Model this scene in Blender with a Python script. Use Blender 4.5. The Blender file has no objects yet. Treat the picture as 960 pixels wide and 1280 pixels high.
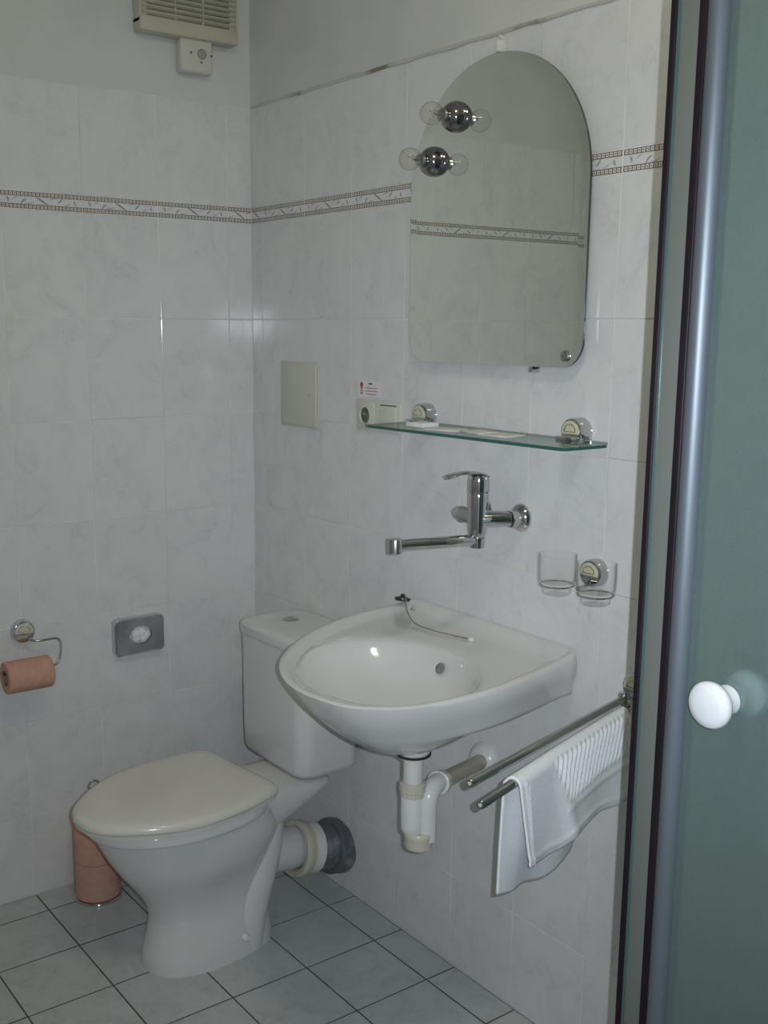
import bpy, bmesh, math, random
from mathutils import Vector, Matrix

random.seed(7)
sc = bpy.context.scene
COL = sc.collection
PI = math.pi

# ------------------------------------------------------------------ camera
CAM = Vector((-1.5464, -2.5762, 1.4608))
YAW, PITCH, ROLL = 0.6268, -0.1852, 0.0048
FPX, CX, CY = 1359.0, 433.85, 659.64
fwd = Vector((math.sin(YAW) * math.cos(PITCH), math.cos(YAW) * math.cos(PITCH), math.sin(PITCH)))
r0 = Vector((math.cos(YAW), -math.sin(YAW), 0))
u0 = r0.cross(fwd)
rgt = r0 * math.cos(ROLL) + u0 * math.sin(ROLL)
upv = u0 * math.cos(ROLL) - r0 * math.sin(ROLL)
cd = bpy.data.cameras.new('camera')
cam = bpy.data.objects.new('camera', cd)
COL.objects.link(cam)
cd.sensor_fit = 'AUTO'
cd.sensor_width = 36
cd.lens = FPX / 1280 * 36
cd.shift_x = (480 - CX) / 1280
cd.shift_y = (CY - 640) / 1280
cd.clip_start = 0.02
m = Matrix((rgt, upv, -fwd)).transposed().to_4x4()
m.translation = CAM
cam.matrix_world = m
sc.camera = cam

# ------------------------------------------------------------------ light and exposure
sc.view_settings.view_transform = 'Standard'
sc.view_settings.look = 'None'
sc.view_settings.gamma = 1
sc.view_settings.use_curve_mapping = False
sc.view_settings.exposure = 0.0
sc.cycles.use_denoising = True
sc.cycles.max_bounces = 10
sc.cycles.transparent_max_bounces = 16
sc.cycles.sample_clamp_indirect = 4.0

WORLD = bpy.data.worlds.new('daylight')           # daylight of the hall beyond the open door
sc.world = WORLD
WORLD.use_nodes = True
bg = WORLD.node_tree.nodes['Background']
bg.inputs[0].default_value = (0.66, 0.82, 1.0, 1)
bg.inputs[1].default_value = 0.35

def area(name, loc, direction, size, power, color, shape='DISK', spread=PI):
    ld = bpy.data.lights.new(name, 'AREA')
    ld.shape = shape
    ld.size = size
    ld.energy = power
    ld.color = color
    ld.spread = spread
    o = bpy.data.objects.new(name, ld)
    COL.objects.link(o)
    o.location = loc
    o.rotation_euler = Vector(direction).to_track_quat('-Z', 'Y').to_euler()
    return o

# the little flash of the camera, just right of its lens
area('camera_flash', CAM + rgt * 0.032 + upv * 0.006 + fwd * 0.03, fwd + rgt * 0.12, 0.007, 6.25, (0.84, 0.91, 1.0), spread=math.radians(100))

# ------------------------------------------------------------------ materials
def mat(name, color=(0.8, 0.8, 0.8), rough=0.5, metal=0.0, spec=0.5, coat=0.0, coat_rough=0.05, trans=0.0, ior=1.5):
    mt = bpy.data.materials.new(name)
    mt.use_nodes = True
    b = mt.node_tree.nodes['Principled BSDF']
    b.inputs['Base Color'].default_value = (*color, 1)
    b.inputs['Roughness'].default_value = rough
    b.inputs['Metallic'].default_value = metal
    b.inputs['Specular IOR Level'].default_value = spec
    b.inputs['Coat Weight'].default_value = coat
    b.inputs['Coat Roughness'].default_value = coat_rough
    b.inputs['Transmission Weight'].default_value = trans
    b.inputs['IOR'].default_value = ior
    return mt

class NT:
    """short-hand for node graphs"""
    def __init__(self, mt):
        self.t = mt.node_tree
        self.b = self.t.nodes['Principled BSDF']
    def n(self, typ, **kw):
        nd = self.t.nodes.new(typ)
        for k, v in kw.items():
            setattr(nd, k, v)
        return nd
    def l(self, a, b):
        self.t.links.new(a, b)
    def val(self, sock, v):
        if hasattr(v, 'is_linked') or hasattr(v, 'links'):
            self.l(v, sock)
        else:
            sock.default_value = v
    def math(self, op, a, b=0.0, c=None):
        nd = self.n('ShaderNodeMath', operation=op)
        self.val(nd.inputs[0], a)
        self.val(nd.inputs[1], b)
        if c is not None:
            self.val(nd.inputs[2], c)
        return nd.outputs[0]
    def mix(self, fac, a, b):
        nd = self.n('ShaderNodeMix', data_type='RGBA')
        self.val(nd.inputs[0], fac)
        for s, v in ((nd.inputs[6], a), (nd.inputs[7], b)):
            if isinstance(v, tuple):
                s.default_value = (*v, 1)
            else:
                self.l(v, s)
        return nd.outputs[2]
    def noise(self, vec, scale, detail=3, rough=0.55, dist=0.0):
        nd = self.n('ShaderNodeTexNoise')
        nd.inputs['Scale'].default_value = scale
        nd.inputs['Detail'].default_value = detail
        nd.inputs['Roughness'].default_value = rough
        nd.inputs['Distortion'].default_value = dist
        if vec is not None:
            self.l(vec, nd.inputs['Vector'])
        return nd.outputs['Fac']
    def ramp(self, fac, a, b):
        nd = self.n('ShaderNodeMapRange')
        self.l(fac, nd.inputs[0])
        nd.inputs[1].default_value = a
        nd.inputs[2].default_value = b
        return nd.outputs[0]
    def piecevec(self):
        """position shifted by the random number of each piece"""
        geo = self.n('ShaderNodeTexCoord')
        info = self.n('ShaderNodeObjectInfo')
        add = self.n('ShaderNodeVectorMath', operation='ADD')
        sca = self.n('ShaderNodeVectorMath', operation='SCALE')
        comb = self.n('ShaderNodeCombineXYZ')
        for i in range(3):
            self.l(info.outputs['Random'], comb.inputs[i])
        self.l(comb.outputs[0], sca.inputs[0])
        sca.inputs['Scale'].default_value = 37.0
        self.l(geo.outputs['Object'], add.inputs[0])
        self.l(sca.outputs[0], add.inputs[1])
        return add.outputs[0]
    def bump(self, h, strength, dist=0.001):
        nd = self.n('ShaderNodeBump')
        nd.inputs['Strength'].default_value = strength
        nd.inputs['Distance'].default_value = dist
        self.l(h, nd.inputs['Height'])
        self.l(nd.outputs[0], self.b.inputs['Normal'])

def marbled(name, light, dark, rough, vein=0.5, scale=9.0, bump=0.02):
    mt = mat(name, light, rough)
    g = NT(mt)
    v = g.piecevec()
    a = g.ramp(g.noise(v, scale, 5, 0.6, 1.2), 0.42, 0.72)
    rid = g.noise(v, scale * 1.3, 4, 0.55, 2.0)
    vein_line = g.ramp(g.math('ABSOLUTE', g.math('SUBTRACT', rid, 0.5)), 0.035, 0.0)
    f = g.math('MULTIPLY', g.math('ADD', g.math('MULTIPLY', a, 0.55), g.math('MULTIPLY', vein_line, g.math('MULTIPLY', a, 0.8))), vein)
    f = g.math('MINIMUM', f, 1.0)
    g.l(g.mix(f, light, dark), g.b.inputs['Base Color'])
    g.bump(g.noise(v, 5.0, 2, 0.4), bump, 0.01)
    return mt

TILE = marbled('glazed white marbled wall tile', (0.74, 0.735, 0.73), (0.56, 0.56, 0.575), 0.09, 0.55, 8.0, 0.035)
FTILE = marbled('grey white floor tile', (0.52, 0.55, 0.545), (0.36, 0.39, 0.395), 0.22, 0.7, 11.0, 0.03)

def border_mat():
    mt = mat('printed border tile', (0.7, 0.7, 0.7), 0.12)
    g = NT(mt)
    tc = g.n('ShaderNodeTexCoord')
    sp = g.n('ShaderNodeSeparateXYZ')
    g.l(tc.outputs['Object'], sp.inputs[0])
    x, z = sp.outputs[0], sp.outputs[2]
    az = g.math('ABSOLUTE', z)
    def near(a, c, w):
        return g.math('LESS_THAN', g.math('ABSOLUTE', g.math('SUBTRACT', a, c)), w)
    line = g.math('MAXIMUM', near(az, 0.0098, 0.0010), near(az, 0.0185, 0.0012))
    fr = g.math('FRACT', g.math('DIVIDE', g.math('ADD', x, 1.0), 0.0092))
    band = near(az, 0.01415, 0.0042)
    tick = g.math('MULTIPLY', band, g.math('LESS_THAN', fr, 0.32))
    dot = g.math('MULTIPLY', near(fr, 0.66, 0.15), near(az, 0.01415, 0.0014))
    chain = g.math('MINIMUM', g.math('ADD', g.math('ADD', line, tick), dot), 1.0)
    field = near(az, 0.0, 0.0093)
    # a long diagonal stroke with curling leaves to both sides of it
    def stroke(cx, cz, ang, ln, w, bend=0.0):
        ca, sa = math.cos(ang), math.sin(ang)
        dx, dz = g.math('SUBTRACT', x, cx), g.math('SUBTRACT', z, cz)
        a = g.math('ADD', g.math('MULTIPLY', dx, ca), g.math('MULTIPLY', dz, sa))
        b = g.math('SUBTRACT', g.math('MULTIPLY', dz, ca), g.math('MULTIPLY', dx, sa))
        b = g.math('SUBTRACT', b, g.math('MULTIPLY', g.math('MULTIPLY', a, a), bend))
        q = g.math('ADD', g.math('POWER', g.math('ABSOLUTE', g.math('DIVIDE', a, ln)), 2.0),
                   g.math('POWER', g.math('ABSOLUTE', g.math('DIVIDE', b, w)), 2.0))
        return g.ramp(q, 1.0, 0.5)
    dk = stroke(0.0, 0.0, -0.55, 0.021, 0.0023)
    lt = None
    for s in (stroke(0.045, 0.002, 0.75, 0.010, 0.0022, 28), stroke(-0.045, -0.002, 0.75, 0.010, 0.0022, -28),
              stroke(0.081, -0.001, -1.2, 0.007, 0.0024, 40), stroke(-0.081, 0.001, -1.2, 0.007, 0.0024, -40),
              stroke(0.028, 0.007, 0.2, 0.012, 0.0010, -20), stroke(-0.028, -0.007, 0.2, 0.012, 0.0010, 20),
              stroke(0.064, -0.005, 0.4, 0.009, 0.0010, 20), stroke(-0.064, 0.005, 0.4, 0.009, 0.0010, -20)):
        lt = s if lt is None else g.math('MAXIMUM', lt, s)
    v = g.piecevec()
    cloud = g.ramp(g.noise(v, 40, 4), 0.45, 0.75)
    base = g.mix(g.math('MULTIPLY', cloud, 0.35), (0.74, 0.73, 0.73), (0.52, 0.52, 0.55))
    c = g.mix(g.math('MULTIPLY', g.math('MULTIPLY', lt, field), 0.85), base, (0.27, 0.26, 0.30))
    c = g.mix(g.math('MULTIPLY', g.math('MULTIPLY', dk, field), 0.85), c, (0.20, 0.19, 0.22))
    c = g.mix(g.math('MULTIPLY', chain, 0.86), c, (0.15, 0.105, 0.05))
    g.l(c, g.b.inputs['Base Color'])
    return mt
BORDER = border_mat()

def speckled(name, a, b, rough, scale, spec=0.5, bump=0.0, lo=0.35, hi=0.7, coat=0.0):
    mt = mat(name, a, rough, spec=spec, coat=coat)
    g = NT(mt)
    tc = g.n('ShaderNodeTexCoord')
    f = g.noise(tc.outputs['Object'], scale, 4)
    g.l(g.mix(g.ramp(f, lo, hi), a, b), g.b.inputs['Base Color'])
    if bump:
        g.bump(f, bump, 0.002)
    return mt

PLASTER = speckled('white painted plaster', (0.69, 0.685, 0.665), (0.63, 0.63, 0.615), 0.42, 6, bump=0.25)
GROUT = speckled('pale wall grout', (0.84, 0.83, 0.80), (0.60, 0.58, 0.54), 0.55, 5)
FGROUT = speckled('dark floor grout', (0.085, 0.075, 0.065), (0.14, 0.125, 0.11), 0.8, 30)
CEIL = speckled('ceiling paint', (0.8, 0.79, 0.77), (0.75, 0.74, 0.72), 0.6, 5)
CERAMIC = speckled('white sanitary ceramic', (0.70, 0.695, 0.685), (0.67, 0.665, 0.655), 0.08, 3, coat=0.3)
SEATM = speckled('cream seat plastic', (0.72, 0.70, 0.635), (0.69, 0.665, 0.60), 0.16, 4)
CHROME = speckled('chrome', (0.62, 0.62, 0.63), (0.55, 0.55, 0.56), 0.07, 20)
CHROME.node_tree.nodes['Principled BSDF'].inputs['Metallic'].default_value = 1
SATIN = speckled('satin steel', (0.56, 0.56, 0.57), (0.48, 0.48, 0.49), 0.24, 30)
SATIN.node_tree.nodes['Principled BSDF'].inputs['Metallic'].default_value = 1
IVORY = speckled('ivory plastic', (0.66, 0.655, 0.575), (0.62, 0.61, 0.53), 0.3, 9)
IVORY2 = speckled('ivory rosette cap', (0.62, 0.58, 0.42), (0.56, 0.52, 0.37), 0.3, 25)
PANELM = speckled('yellowed ivory lid', (0.60, 0.595, 0.53), (0.565, 0.555, 0.485), 0.28, 8)
FANM = speckled('yellowed fan plastic', (0.56, 0.545, 0.43), (0.50, 0.485, 0.375), 0.4, 10)
DARKV = speckled('dark inside', (0.10, 0.10, 0.085), (0.07, 0.07, 0.06), 0.8, 10)
PVC = speckled('white trap plastic', (0.76, 0.75, 0.72), (0.70, 0.69, 0.65), 0.25, 12)
PVCY = speckled('yellowed plastic', (0.66, 0.62, 0.52), (0.58, 0.54, 0.44), 0.3, 12)
PIPEB = speckled('beige pipe', (0.50, 0.46, 0.39), (0.43, 0.395, 0.33), 0.3, 9)
PIPEG = speckled('grey drain pipe', (0.115, 0.125, 0.135), (0.27, 0.285, 0.295), 0.4, 22, lo=0.5, hi=0.68)
RUBBER = speckled('black rubber', (0.018, 0.018, 0.018), (0.035, 0.033, 0.03), 0.35, 30)
PAPER = speckled('salmon paper', (0.62, 0.355, 0.265), (0.55, 0.31, 0.23), 0.9, 60, spec=0.1, bump=0.3)
CARD = speckled('grey cardboard', (0.30, 0.25, 0.19), (0.22, 0.18, 0.14), 0.9, 40, spec=0.1)
TERRY = speckled('white terry cloth', (0.90, 0.92, 0.93), (0.82, 0.85, 0.87), 0.95, 260, spec=0.1, bump=0.3)
ALU = speckled('blue grey aluminium', (0.125, 0.15, 0.175), (0.11, 0.135, 0.16), 0.42, 4)
ALU.node_tree.nodes['Principled BSDF'].inputs['Metallic'].default_value = 0.35
GASKET = speckled('dark purple gasket', (0.010, 0.007, 0.0105), (0.015, 0.010, 0.016), 0.5, 8, spec=0.22)
SMOKE = speckled('smoky chrome', (0.34, 0.32, 0.34), (0.30, 0.28, 0.30), 0.09, 20)
SMOKE.node_tree.nodes['Principled BSDF'].inputs['Metallic'].default_value = 1
PORC = speckled('white porcelain knob', (0.66, 0.68, 0.695), (0.64, 0.66, 0.675), 0.14, 5)
TRAYM = speckled('white acrylic tray', (0.78, 0.78, 0.77), (0.74, 0.74, 0.73), 0.2, 4)
DISPM = speckled('brushed dispenser face', (0.36, 0.37, 0.38), (0.22, 0.23, 0.24), 0.16, 16)
DISPM.node_tree.nodes['Principled BSDF'].inputs['Metallic'].default_value = 0.355
WHITEP = speckled('white paper', (0.80, 0.80, 0.80), (0.74, 0.74, 0.74), 0.7, 30, spec=0.2)
WRAP = speckled('pale sachet paper', (0.72, 0.69, 0.66), (0.62, 0.60, 0.58), 0.35, 60)
REDINK = speckled('red ink', (0.42, 0.06, 0.07), (0.48, 0.10, 0.10), 0.6, 90)
GREYINK = speckled('grey ink', (0.14, 0.12, 0.14), (0.2, 0.18, 0.2), 0.6, 90)
BEAD = speckled('stained sealant', (0.60, 0.585, 0.54), (0.25, 0.215, 0.13), 0.6, 6.5, lo=0.56, hi=0.66)
LENS = speckled('grey sensor lens', (0.36, 0.36, 0.35), (0.30, 0.30, 0.29), 0.3, 40)

def mirror_mat():
    mt = mat('silvered glass', (0.90, 0.935, 0.89), 0.0, 1.0)
    return mt
MIRROR = mirror_mat()
MEDGE = mat('dark mirror edge', (0.05, 0.065, 0.06), 0.2)

def glass_mat(name, tint, edge_tint, power=2.5, base=0.04):
    """thin clear glass: lets light straight through, darker where seen edge on, reflecting by Fresnel"""
    mt = bpy.data.materials.new(name)
    mt.use_nodes = True
    t = mt.node_tree
    t.nodes.remove(t.nodes['Principled BSDF'])
    out = t.nodes['Material Output']
    lw = t.nodes.new('ShaderNodeLayerWeight'); lw.inputs[0].default_value = 0.5
    pw = t.nodes.new('ShaderNodeMath'); pw.operation = 'POWER'; pw.inputs[1].default_value = power
    t.links.new(lw.outputs['Facing'], pw.inputs[0])
    mx = t.nodes.new('ShaderNodeMix'); mx.data_type = 'RGBA'
    t.links.new(pw.outputs[0], mx.inputs[0])
    mx.inputs[6].default_value = (*tint, 1); mx.inputs[7].default_value = (*edge_tint, 1)
    p5 = t.nodes.new('ShaderNodeMath'); p5.operation = 'POWER'; p5.inputs[1].default_value = 5.0
    t.links.new(lw.outputs['Facing'], p5.inputs[0])
    fr = t.nodes.new('ShaderNodeMath'); fr.operation = 'MULTIPLY_ADD'; fr.inputs[1].default_value = 0.75; fr.inputs[2].default_value = base
    t.links.new(p5.outputs[0], fr.inputs[0])
    tr = t.nodes.new('ShaderNodeBsdfTransparent')
    t.links.new(mx.outputs[2], tr.inputs[0])
    gl = t.nodes.new('ShaderNodeBsdfGlossy'); gl.inputs['Roughness'].default_value = 0.02
    ms = t.nodes.new('ShaderNodeMixShader')
    t.links.new(fr.outputs[0], ms.inputs[0]); t.links.new(tr.outputs[0], ms.inputs[1]); t.links.new(gl.outputs[0], ms.inputs[2])
    t.links.new(ms.outputs[0], out.inputs[0])
    return mt
GLASS = glass_mat('clear tumbler glass', (0.998, 0.998, 0.997), (0.66, 0.66, 0.65), 5.0, 0.018)
BULBG = glass_mat('clear bulb glass', (0.975, 0.97, 0.95), (0.72, 0.70, 0.64), 3.5)
SHELFG = glass_mat('shelf plate glass', (0.96, 0.985, 0.975), (0.78, 0.90, 0.85), 3.0)
SHELFE = mat('green glass edge', (0.030, 0.125, 0.10), 0.08)

def frosted(name, diffuse, tint, clear, blur):
    """one etched face: part of the light goes straight through, part is blurred, part is scattered back"""
    mt = bpy.data.materials.new(name)
    mt.use_nodes = True
    t = mt.node_tree
    b = t.nodes['Principled BSDF']
    out = t.nodes['Material Output']
    tc = t.nodes.new('ShaderNodeTexCoord')
    n1 = t.nodes.new('ShaderNodeTexNoise'); n1.inputs['Scale'].default_value = 380; n1.inputs['Detail'].default_value = 2
    n2 = t.nodes.new('ShaderNodeTexNoise'); n2.inputs['Scale'].default_value = 55; n2.inputs['Detail'].default_value = 3
    for q in (n1, n2):
        t.links.new(tc.outputs['Object'], q.inputs['Vector'])
    mx = t.nodes.new('ShaderNodeMix'); mx.data_type = 'RGBA'
    av = t.nodes.new('ShaderNodeMath'); av.operation = 'MULTIPLY_ADD'; av.inputs[1].default_value = 2.2; av.inputs[2].default_value = -0.85
    t.links.new(n1.outputs['Fac'], av.inputs[0])
    ad = t.nodes.new('ShaderNodeMath'); ad.operation = 'MULTIPLY_ADD'; ad.inputs[1].default_value = 0.5; ad.use_clamp = True
    t.links.new(n2.outputs['Fac'], ad.inputs[0]); t.links.new(av.outputs[0], ad.inputs[2])
    t.links.new(ad.outputs[0], mx.inputs[0])
    mx.inputs[6].default_value = (*[c * 1.12 for c in diffuse], 1); mx.inputs[7].default_value = (*[c * 0.80 for c in diffuse], 1)
    t.links.new(mx.outputs[2], b.inputs['Base Color'])
    b.inputs['Roughness'].default_value = 0.3
    bp = t.nodes.new('ShaderNodeBump'); bp.inputs['Strength'].default_value = 0.25; bp.inputs['Distance'].default_value = 0.0008
    t.links.new(n1.outputs['Fac'], bp.inputs['Height']); t.links.new(bp.outputs[0], b.inputs['Normal'])
    tr = t.nodes.new('ShaderNodeBsdfTransparent'); tr.inputs[0].default_value = (*tint, 1)
    rf = t.nodes.new('ShaderNodeBsdfRefraction'); rf.inputs['Color'].default_value = (*tint, 1)
    rf.inputs['Roughness'].default_value = 0.42; rf.inputs['IOR'].default_value = 1.18
    m1 = t.nodes.new('ShaderNodeMixShader'); m1.inputs[0].default_value = blur / (blur + clear)
    t.links.new(tr.outputs[0], m1.inputs[1]); t.links.new(rf.outputs[0], m1.inputs[2])
    m2 = t.nodes.new('ShaderNodeMixShader'); m2.inputs[0].default_value = 1 - blur - clear
    t.links.new(m1.outputs[0], m2.inputs[1]); t.links.new(b.outputs[0], m2.inputs[2])
    t.links.new(m2.outputs[0], out.inputs[0])
    return mt
FROST = frosted('frosted green grey glass', (0.25, 0.34, 0.325), (0.66, 0.78, 0.75), 0.34, 0.36)
STRIPG = mat('narrow grey green glass', (0.135, 0.145, 0.13), 0.25)
TEAL = mat('teal glass edge', (0.06, 0.105, 0.10), 0.2)

# ------------------------------------------------------------------ mesh helpers
def obj(name, bm, m_, parent=None, smooth=40, world=False):
    """links a bmesh as ONE object; with world=True the shape is given in world space"""
    me = bpy.data.meshes.new(name)
    if world and parent is not None:
        root = parent
        while root.parent is not None:
            root = root.parent
        M = Matrix.Translation(root.location) @ root.rotation_euler.to_matrix().to_4x4()
        bm.transform(M.inverted())
    bmesh.ops.recalc_face_normals(bm, faces=bm.faces)
    bm.to_mesh(me)
    bm.free()
    for mm in (m_ if isinstance(m_, (list, tuple)) else [m_]):
        me.materials.append(mm)
    if smooth:
        for p in me.polygons:
            p.use_smooth = True
        me.set_sharp_from_angle(angle=math.radians(smooth))
    o = bpy.data.objects.new(name, me)
    COL.objects.link(o)
    if parent is not None:
        o.parent = parent
    return o

def thing(name, label, cat, loc=(0, 0, 0), rotz=0.0, group=None):
    o = bpy.data.objects.new(name, None)
    COL.objects.link(o)
    o.empty_display_size = 0.05
    o.location = loc
    o.rotation_euler = (0, 0, rotz)
    tag(o, label, cat, group)
    return o

def tag(o, label, cat, group=None):
    o['label'] = label
    o['category'] = cat
    if group:
        o['group'] = group
    return o

def struct(o):
    o['kind'] = 'structure'
    return o

def B():
    return bmesh.new()

def box(bm, c, s, bev=0.0, seg=2, rot=None, mi=0):
    r = bmesh.ops.create_cube(bm, size=1.0)
    vs = r['verts']
    M = Matrix.Diagonal((*s, 1))
    bmesh.ops.transform(bm, matrix=M, verts=vs)
    fs = set(f for v in vs for f in v.link_faces)
    if bev > 0:
        es = list(set(e for v in vs for e in v.link_edges))
        q = bmesh.ops.bevel(bm, geom=es, offset=bev, segments=seg, affect='EDGES', profile=0.5)
        vs = list(set(v for f in q['faces'] for v in f.verts) | set(v for v in vs if v.is_valid))
        allv = set(vs)
        stack = list(vs)
        while stack:
            v = stack.pop()
            for e in v.link_edges:
                w = e.other_vert(v)
                if w not in allv:
                    allv.add(w); stack.append(w)
        vs = list(allv)
    M2 = Matrix.Translation(c)
    if rot is not None:
        M2 = M2 @ (rot.to_4x4() if hasattr(rot, 'to_4x4') else rot)
    bmesh.ops.transform(bm, matrix=M2, verts=vs)
    if mi:
        for f in set(f for v in vs for f in v.link_faces):
            f.material_index = mi
    return vs

def loft(bm, rings, cap0=True, cap1=True, closed=True, mi=0):
    R = [[bm.verts.new(p) for p in ring] for ring in rings]
    n = len(R[0])
    for a, b in zip(R, R[1:]):
        for i in range(n if closed else n - 1):
            j = (i + 1) % n
            f = bm.faces.new((a[i], a[j], b[j], b[i]))
            f.material_index = mi
    if cap0:
        bm.faces.new(list(reversed(R[0]))).material_index = mi
    if cap1:
        bm.faces.new(R[-1]).material_index = mi
    return R

def frame(axis):
    a = Vector(axis).normalized()
    h = Vector((0, 0, 1)) if abs(a.z) < 0.9 else Vector((1, 0, 0))
    x = a.cross(h).normalized()
    return a, x, a.cross(x).normalized()

def lathe(bm, prof, origin=(0, 0, 0), axis=(0, 0, 1), seg=32, cap0=True, cap1=True, mi=0):
    a, x, y = frame(axis)
    o = Vector(origin)
    rings = []
    for r, h in prof:
        r = max(r, 1e-5)
        rings.append([o + a * h + (x * math.cos(t) + y * math.sin(t)) * r for t in (2 * PI * i / seg for i in range(seg))])
    return loft(bm, rings, cap0, cap1, mi=mi)

def spline(pts, n=6):
    P = [Vector(p) for p in pts]
    out = []
    for i in range(len(P) - 1):
        a, b = P[i], P[i + 1]
        p = P[i - 1] if i else a * 2 - b
        q = P[i + 2] if i + 2 < len(P) else b * 2 - a
        for k in range(n):
            t = k / n
            out.append(0.5 * ((2 * a) + (b - p) * t + (2 * p - 5 * a + 4 * b - q) * t * t + (3 * a - p - 3 * b + q) * t ** 3))
    out.append(P[-1])
    return out

def tube(bm, pts, r, seg=14, cap=True, flat=1.0, mi=0):
    P = [Vector(p) for p in pts]
    rr = r if isinstance(r, (list, tuple)) else [r] * len(P)
    if len(rr) != len(P):
        rr = [rr[0] + (rr[-1] - rr[0]) * i / (len(P) - 1) for i in range(len(P))]
    t0 = (P[1] - P[0]).normalized()
    _, x, y = frame(t0)
    rings = []
    for i, p in enumerate(P):
        t = (P[min(i + 1, len(P) - 1)] - P[max(i - 1, 0)]).normalized()
        x = (x - t * x.dot(t)).normalized()
        y = t.cross(x)
        rings.append([p + (x * math.cos(a) + y * math.sin(a) * flat) * rr[i] for a in (2 * PI * k / seg for k in range(seg))])
    return loft(bm, rings, cap, cap, mi=mi)

def copy_tree(o, parent=None):
    c = o.copy()
    COL.objects.link(c)
    c.parent = parent
    for ch in o.children:
        copy_tree(ch, c)
    return c

# ------------------------------------------------------------------ setting: shell
W, D, H = 2.02, 2.66, 2.62         # the room: x -W..0, y -D..0
TT = 2.0135                          # top of the tiling
GAP = 0.0007                         # the joints lie this far behind the tile faces
Z_LV = [0.0, 0.2216, 0.4716, 0.7216, 0.9716, 1.2216, 1.4716, 1.7216, 1.7621, TT]

def wall(name, a, b, nrm, split=True):
    """a slab wall from a to b (xy), its face toward nrm; grout below the tile top, plaster above"""
    bm = B()
    a, b, n = Vector((*a, 0)), Vector((*b, 0)), Vector((*nrm, 0))
    back = -n * 0.1
    front = -n * GAP
    zs = [-0.05, TT, H]
    for k in range(2):
        q = [a + front + Vector((0, 0, zs[k])), b + front + Vector((0, 0, zs[k])), b + front + Vector((0, 0, zs[k + 1])), a + front + Vector((0, 0, zs[k + 1]))]
        f = bm.faces.new([bm.verts.new(p) for p in q]); f.material_index = k
        q = [p - front + back for p in q]
        f = bm.faces.new([bm.verts.new(p) for p in q]); f.material_index = 1
    lo, hi = Vector((0, 0, zs[0])), Vector((0, 0, zs[2]))
    for p in (a, b):
        bm.faces.new([bm.verts.new(v) for v in (p + front + lo, p + back + lo, p + back + hi, p + front + hi)]).material_index = 1
    bm.faces.new([bm.verts.new(v) for v in (a + front + hi, b + front + hi, b + back + hi, a + back + hi)]).material_index = 1
    o = obj(name, bm, [GROUT, PLASTER], smooth=0)
    return struct(o)

wall_back = wall('wall_back', (-W, 0), (0.1, 0), (0, -1))
wall_right = wall('wall_right', (0, 0.1), (0, -D - 0.1), (-1, 0))
wall_left = wall('wall_left', (-W, -D - 0.1), (-W, 0.1), (1, 0))
# wall_front with the open doorway the photographer stands in
bm = B()
DX0, DX1, DZ = -1.92, -1.12, 2.02
for x0, x1, z0, z1 in ((-W, DX0, -0.05, H), (DX1, 0, -0.05, H), (DX0, DX1, DZ, H)):
    box(bm, ((x0 + x1) / 2, -D - 0.05, (z0 + z1) / 2), (x1 - x0, 0.1, z1 - z0))
wall_front = struct(obj('wall_front', bm, PLASTER, smooth=0))
bm = B()
for x in (DX0 - 0.02, DX1 + 0.02):
    box(bm, (x, -D - 0.045, DZ / 2), (0.07, 0.13, DZ), 0.006)
box(bm, ((DX0 + DX1) / 2, -D - 0.045, DZ + 0.02), (DX1 - DX0 + 0.11, 0.13, 0.07), 0.006)
struct(obj('trim_2', bm, CEIL))
bm = B(); box(bm, (-W / 2, -D / 2, -0.0516), (W + 0.2, D + 0.2, 0.1))
floor = struct(obj('floor', bm, FGROUT, smooth=0))
bm = B(); box(bm, (-W / 2, -D / 2, H + 0.05), (W + 0.2, D + 0.2, 0.1))
struct(obj('ceiling', bm, CEIL, smooth=0))

# tiles: chamfered plates, local x to the right, z up, face toward -y
def tile_mesh(name, w, h, m_, grout=0.0026, depth=0.0007):
    key = (name, round(w, 4), round(h, 4))
    if key in TILE_CACHE:
        return TILE_CACHE[key]
    bm = B()
    w2, h2, c = w / 2 - grout / 2, h / 2 - grout / 2, 0.0006
    outer = [(-w2, depth, -h2), (w2, depth, -h2), (w2, depth, h2), (-w2, depth, h2)]
    mid = [(x, 0.0003, z) for x, _, z in outer]
    inner = [(-w2 + c, 0, -h2 + c), (w2 - c, 0, -h2 + c), (w2 - c, 0, h2 - c), (-w2 + c, 0, h2 - c)]
    loft(bm, [[Vector(p) for p in r] for r in (outer, mid, inner)], cap0=False)
    bmesh.ops.recalc_face_normals(bm, faces=bm.faces)
    me = bpy.data.meshes.new(name)
    bm.to_mesh(me); bm.free()
    # make sure the face looks to -y
    if me.polygons[-1].normal.y > 0:
        me.flip_normals()
    me.materials.append(m_)
    TILE_CACHE[key] = me
    return me
TILE_CACHE = {}

def put_tile(name, me, loc, rot, parent, tilt=0.0022):
    o = bpy.data.objects.new(name, me)
    COL.objects.link(o)
    o.parent = parent
    o.location = loc
    R = Matrix.Rotation(random.gauss(0, tilt), 3, 'X') @ Matrix.Rotation(random.gauss(0, tilt), 3, 'Z')
    o.rotation_euler = (rot @ R).to_euler()
    return o

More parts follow.
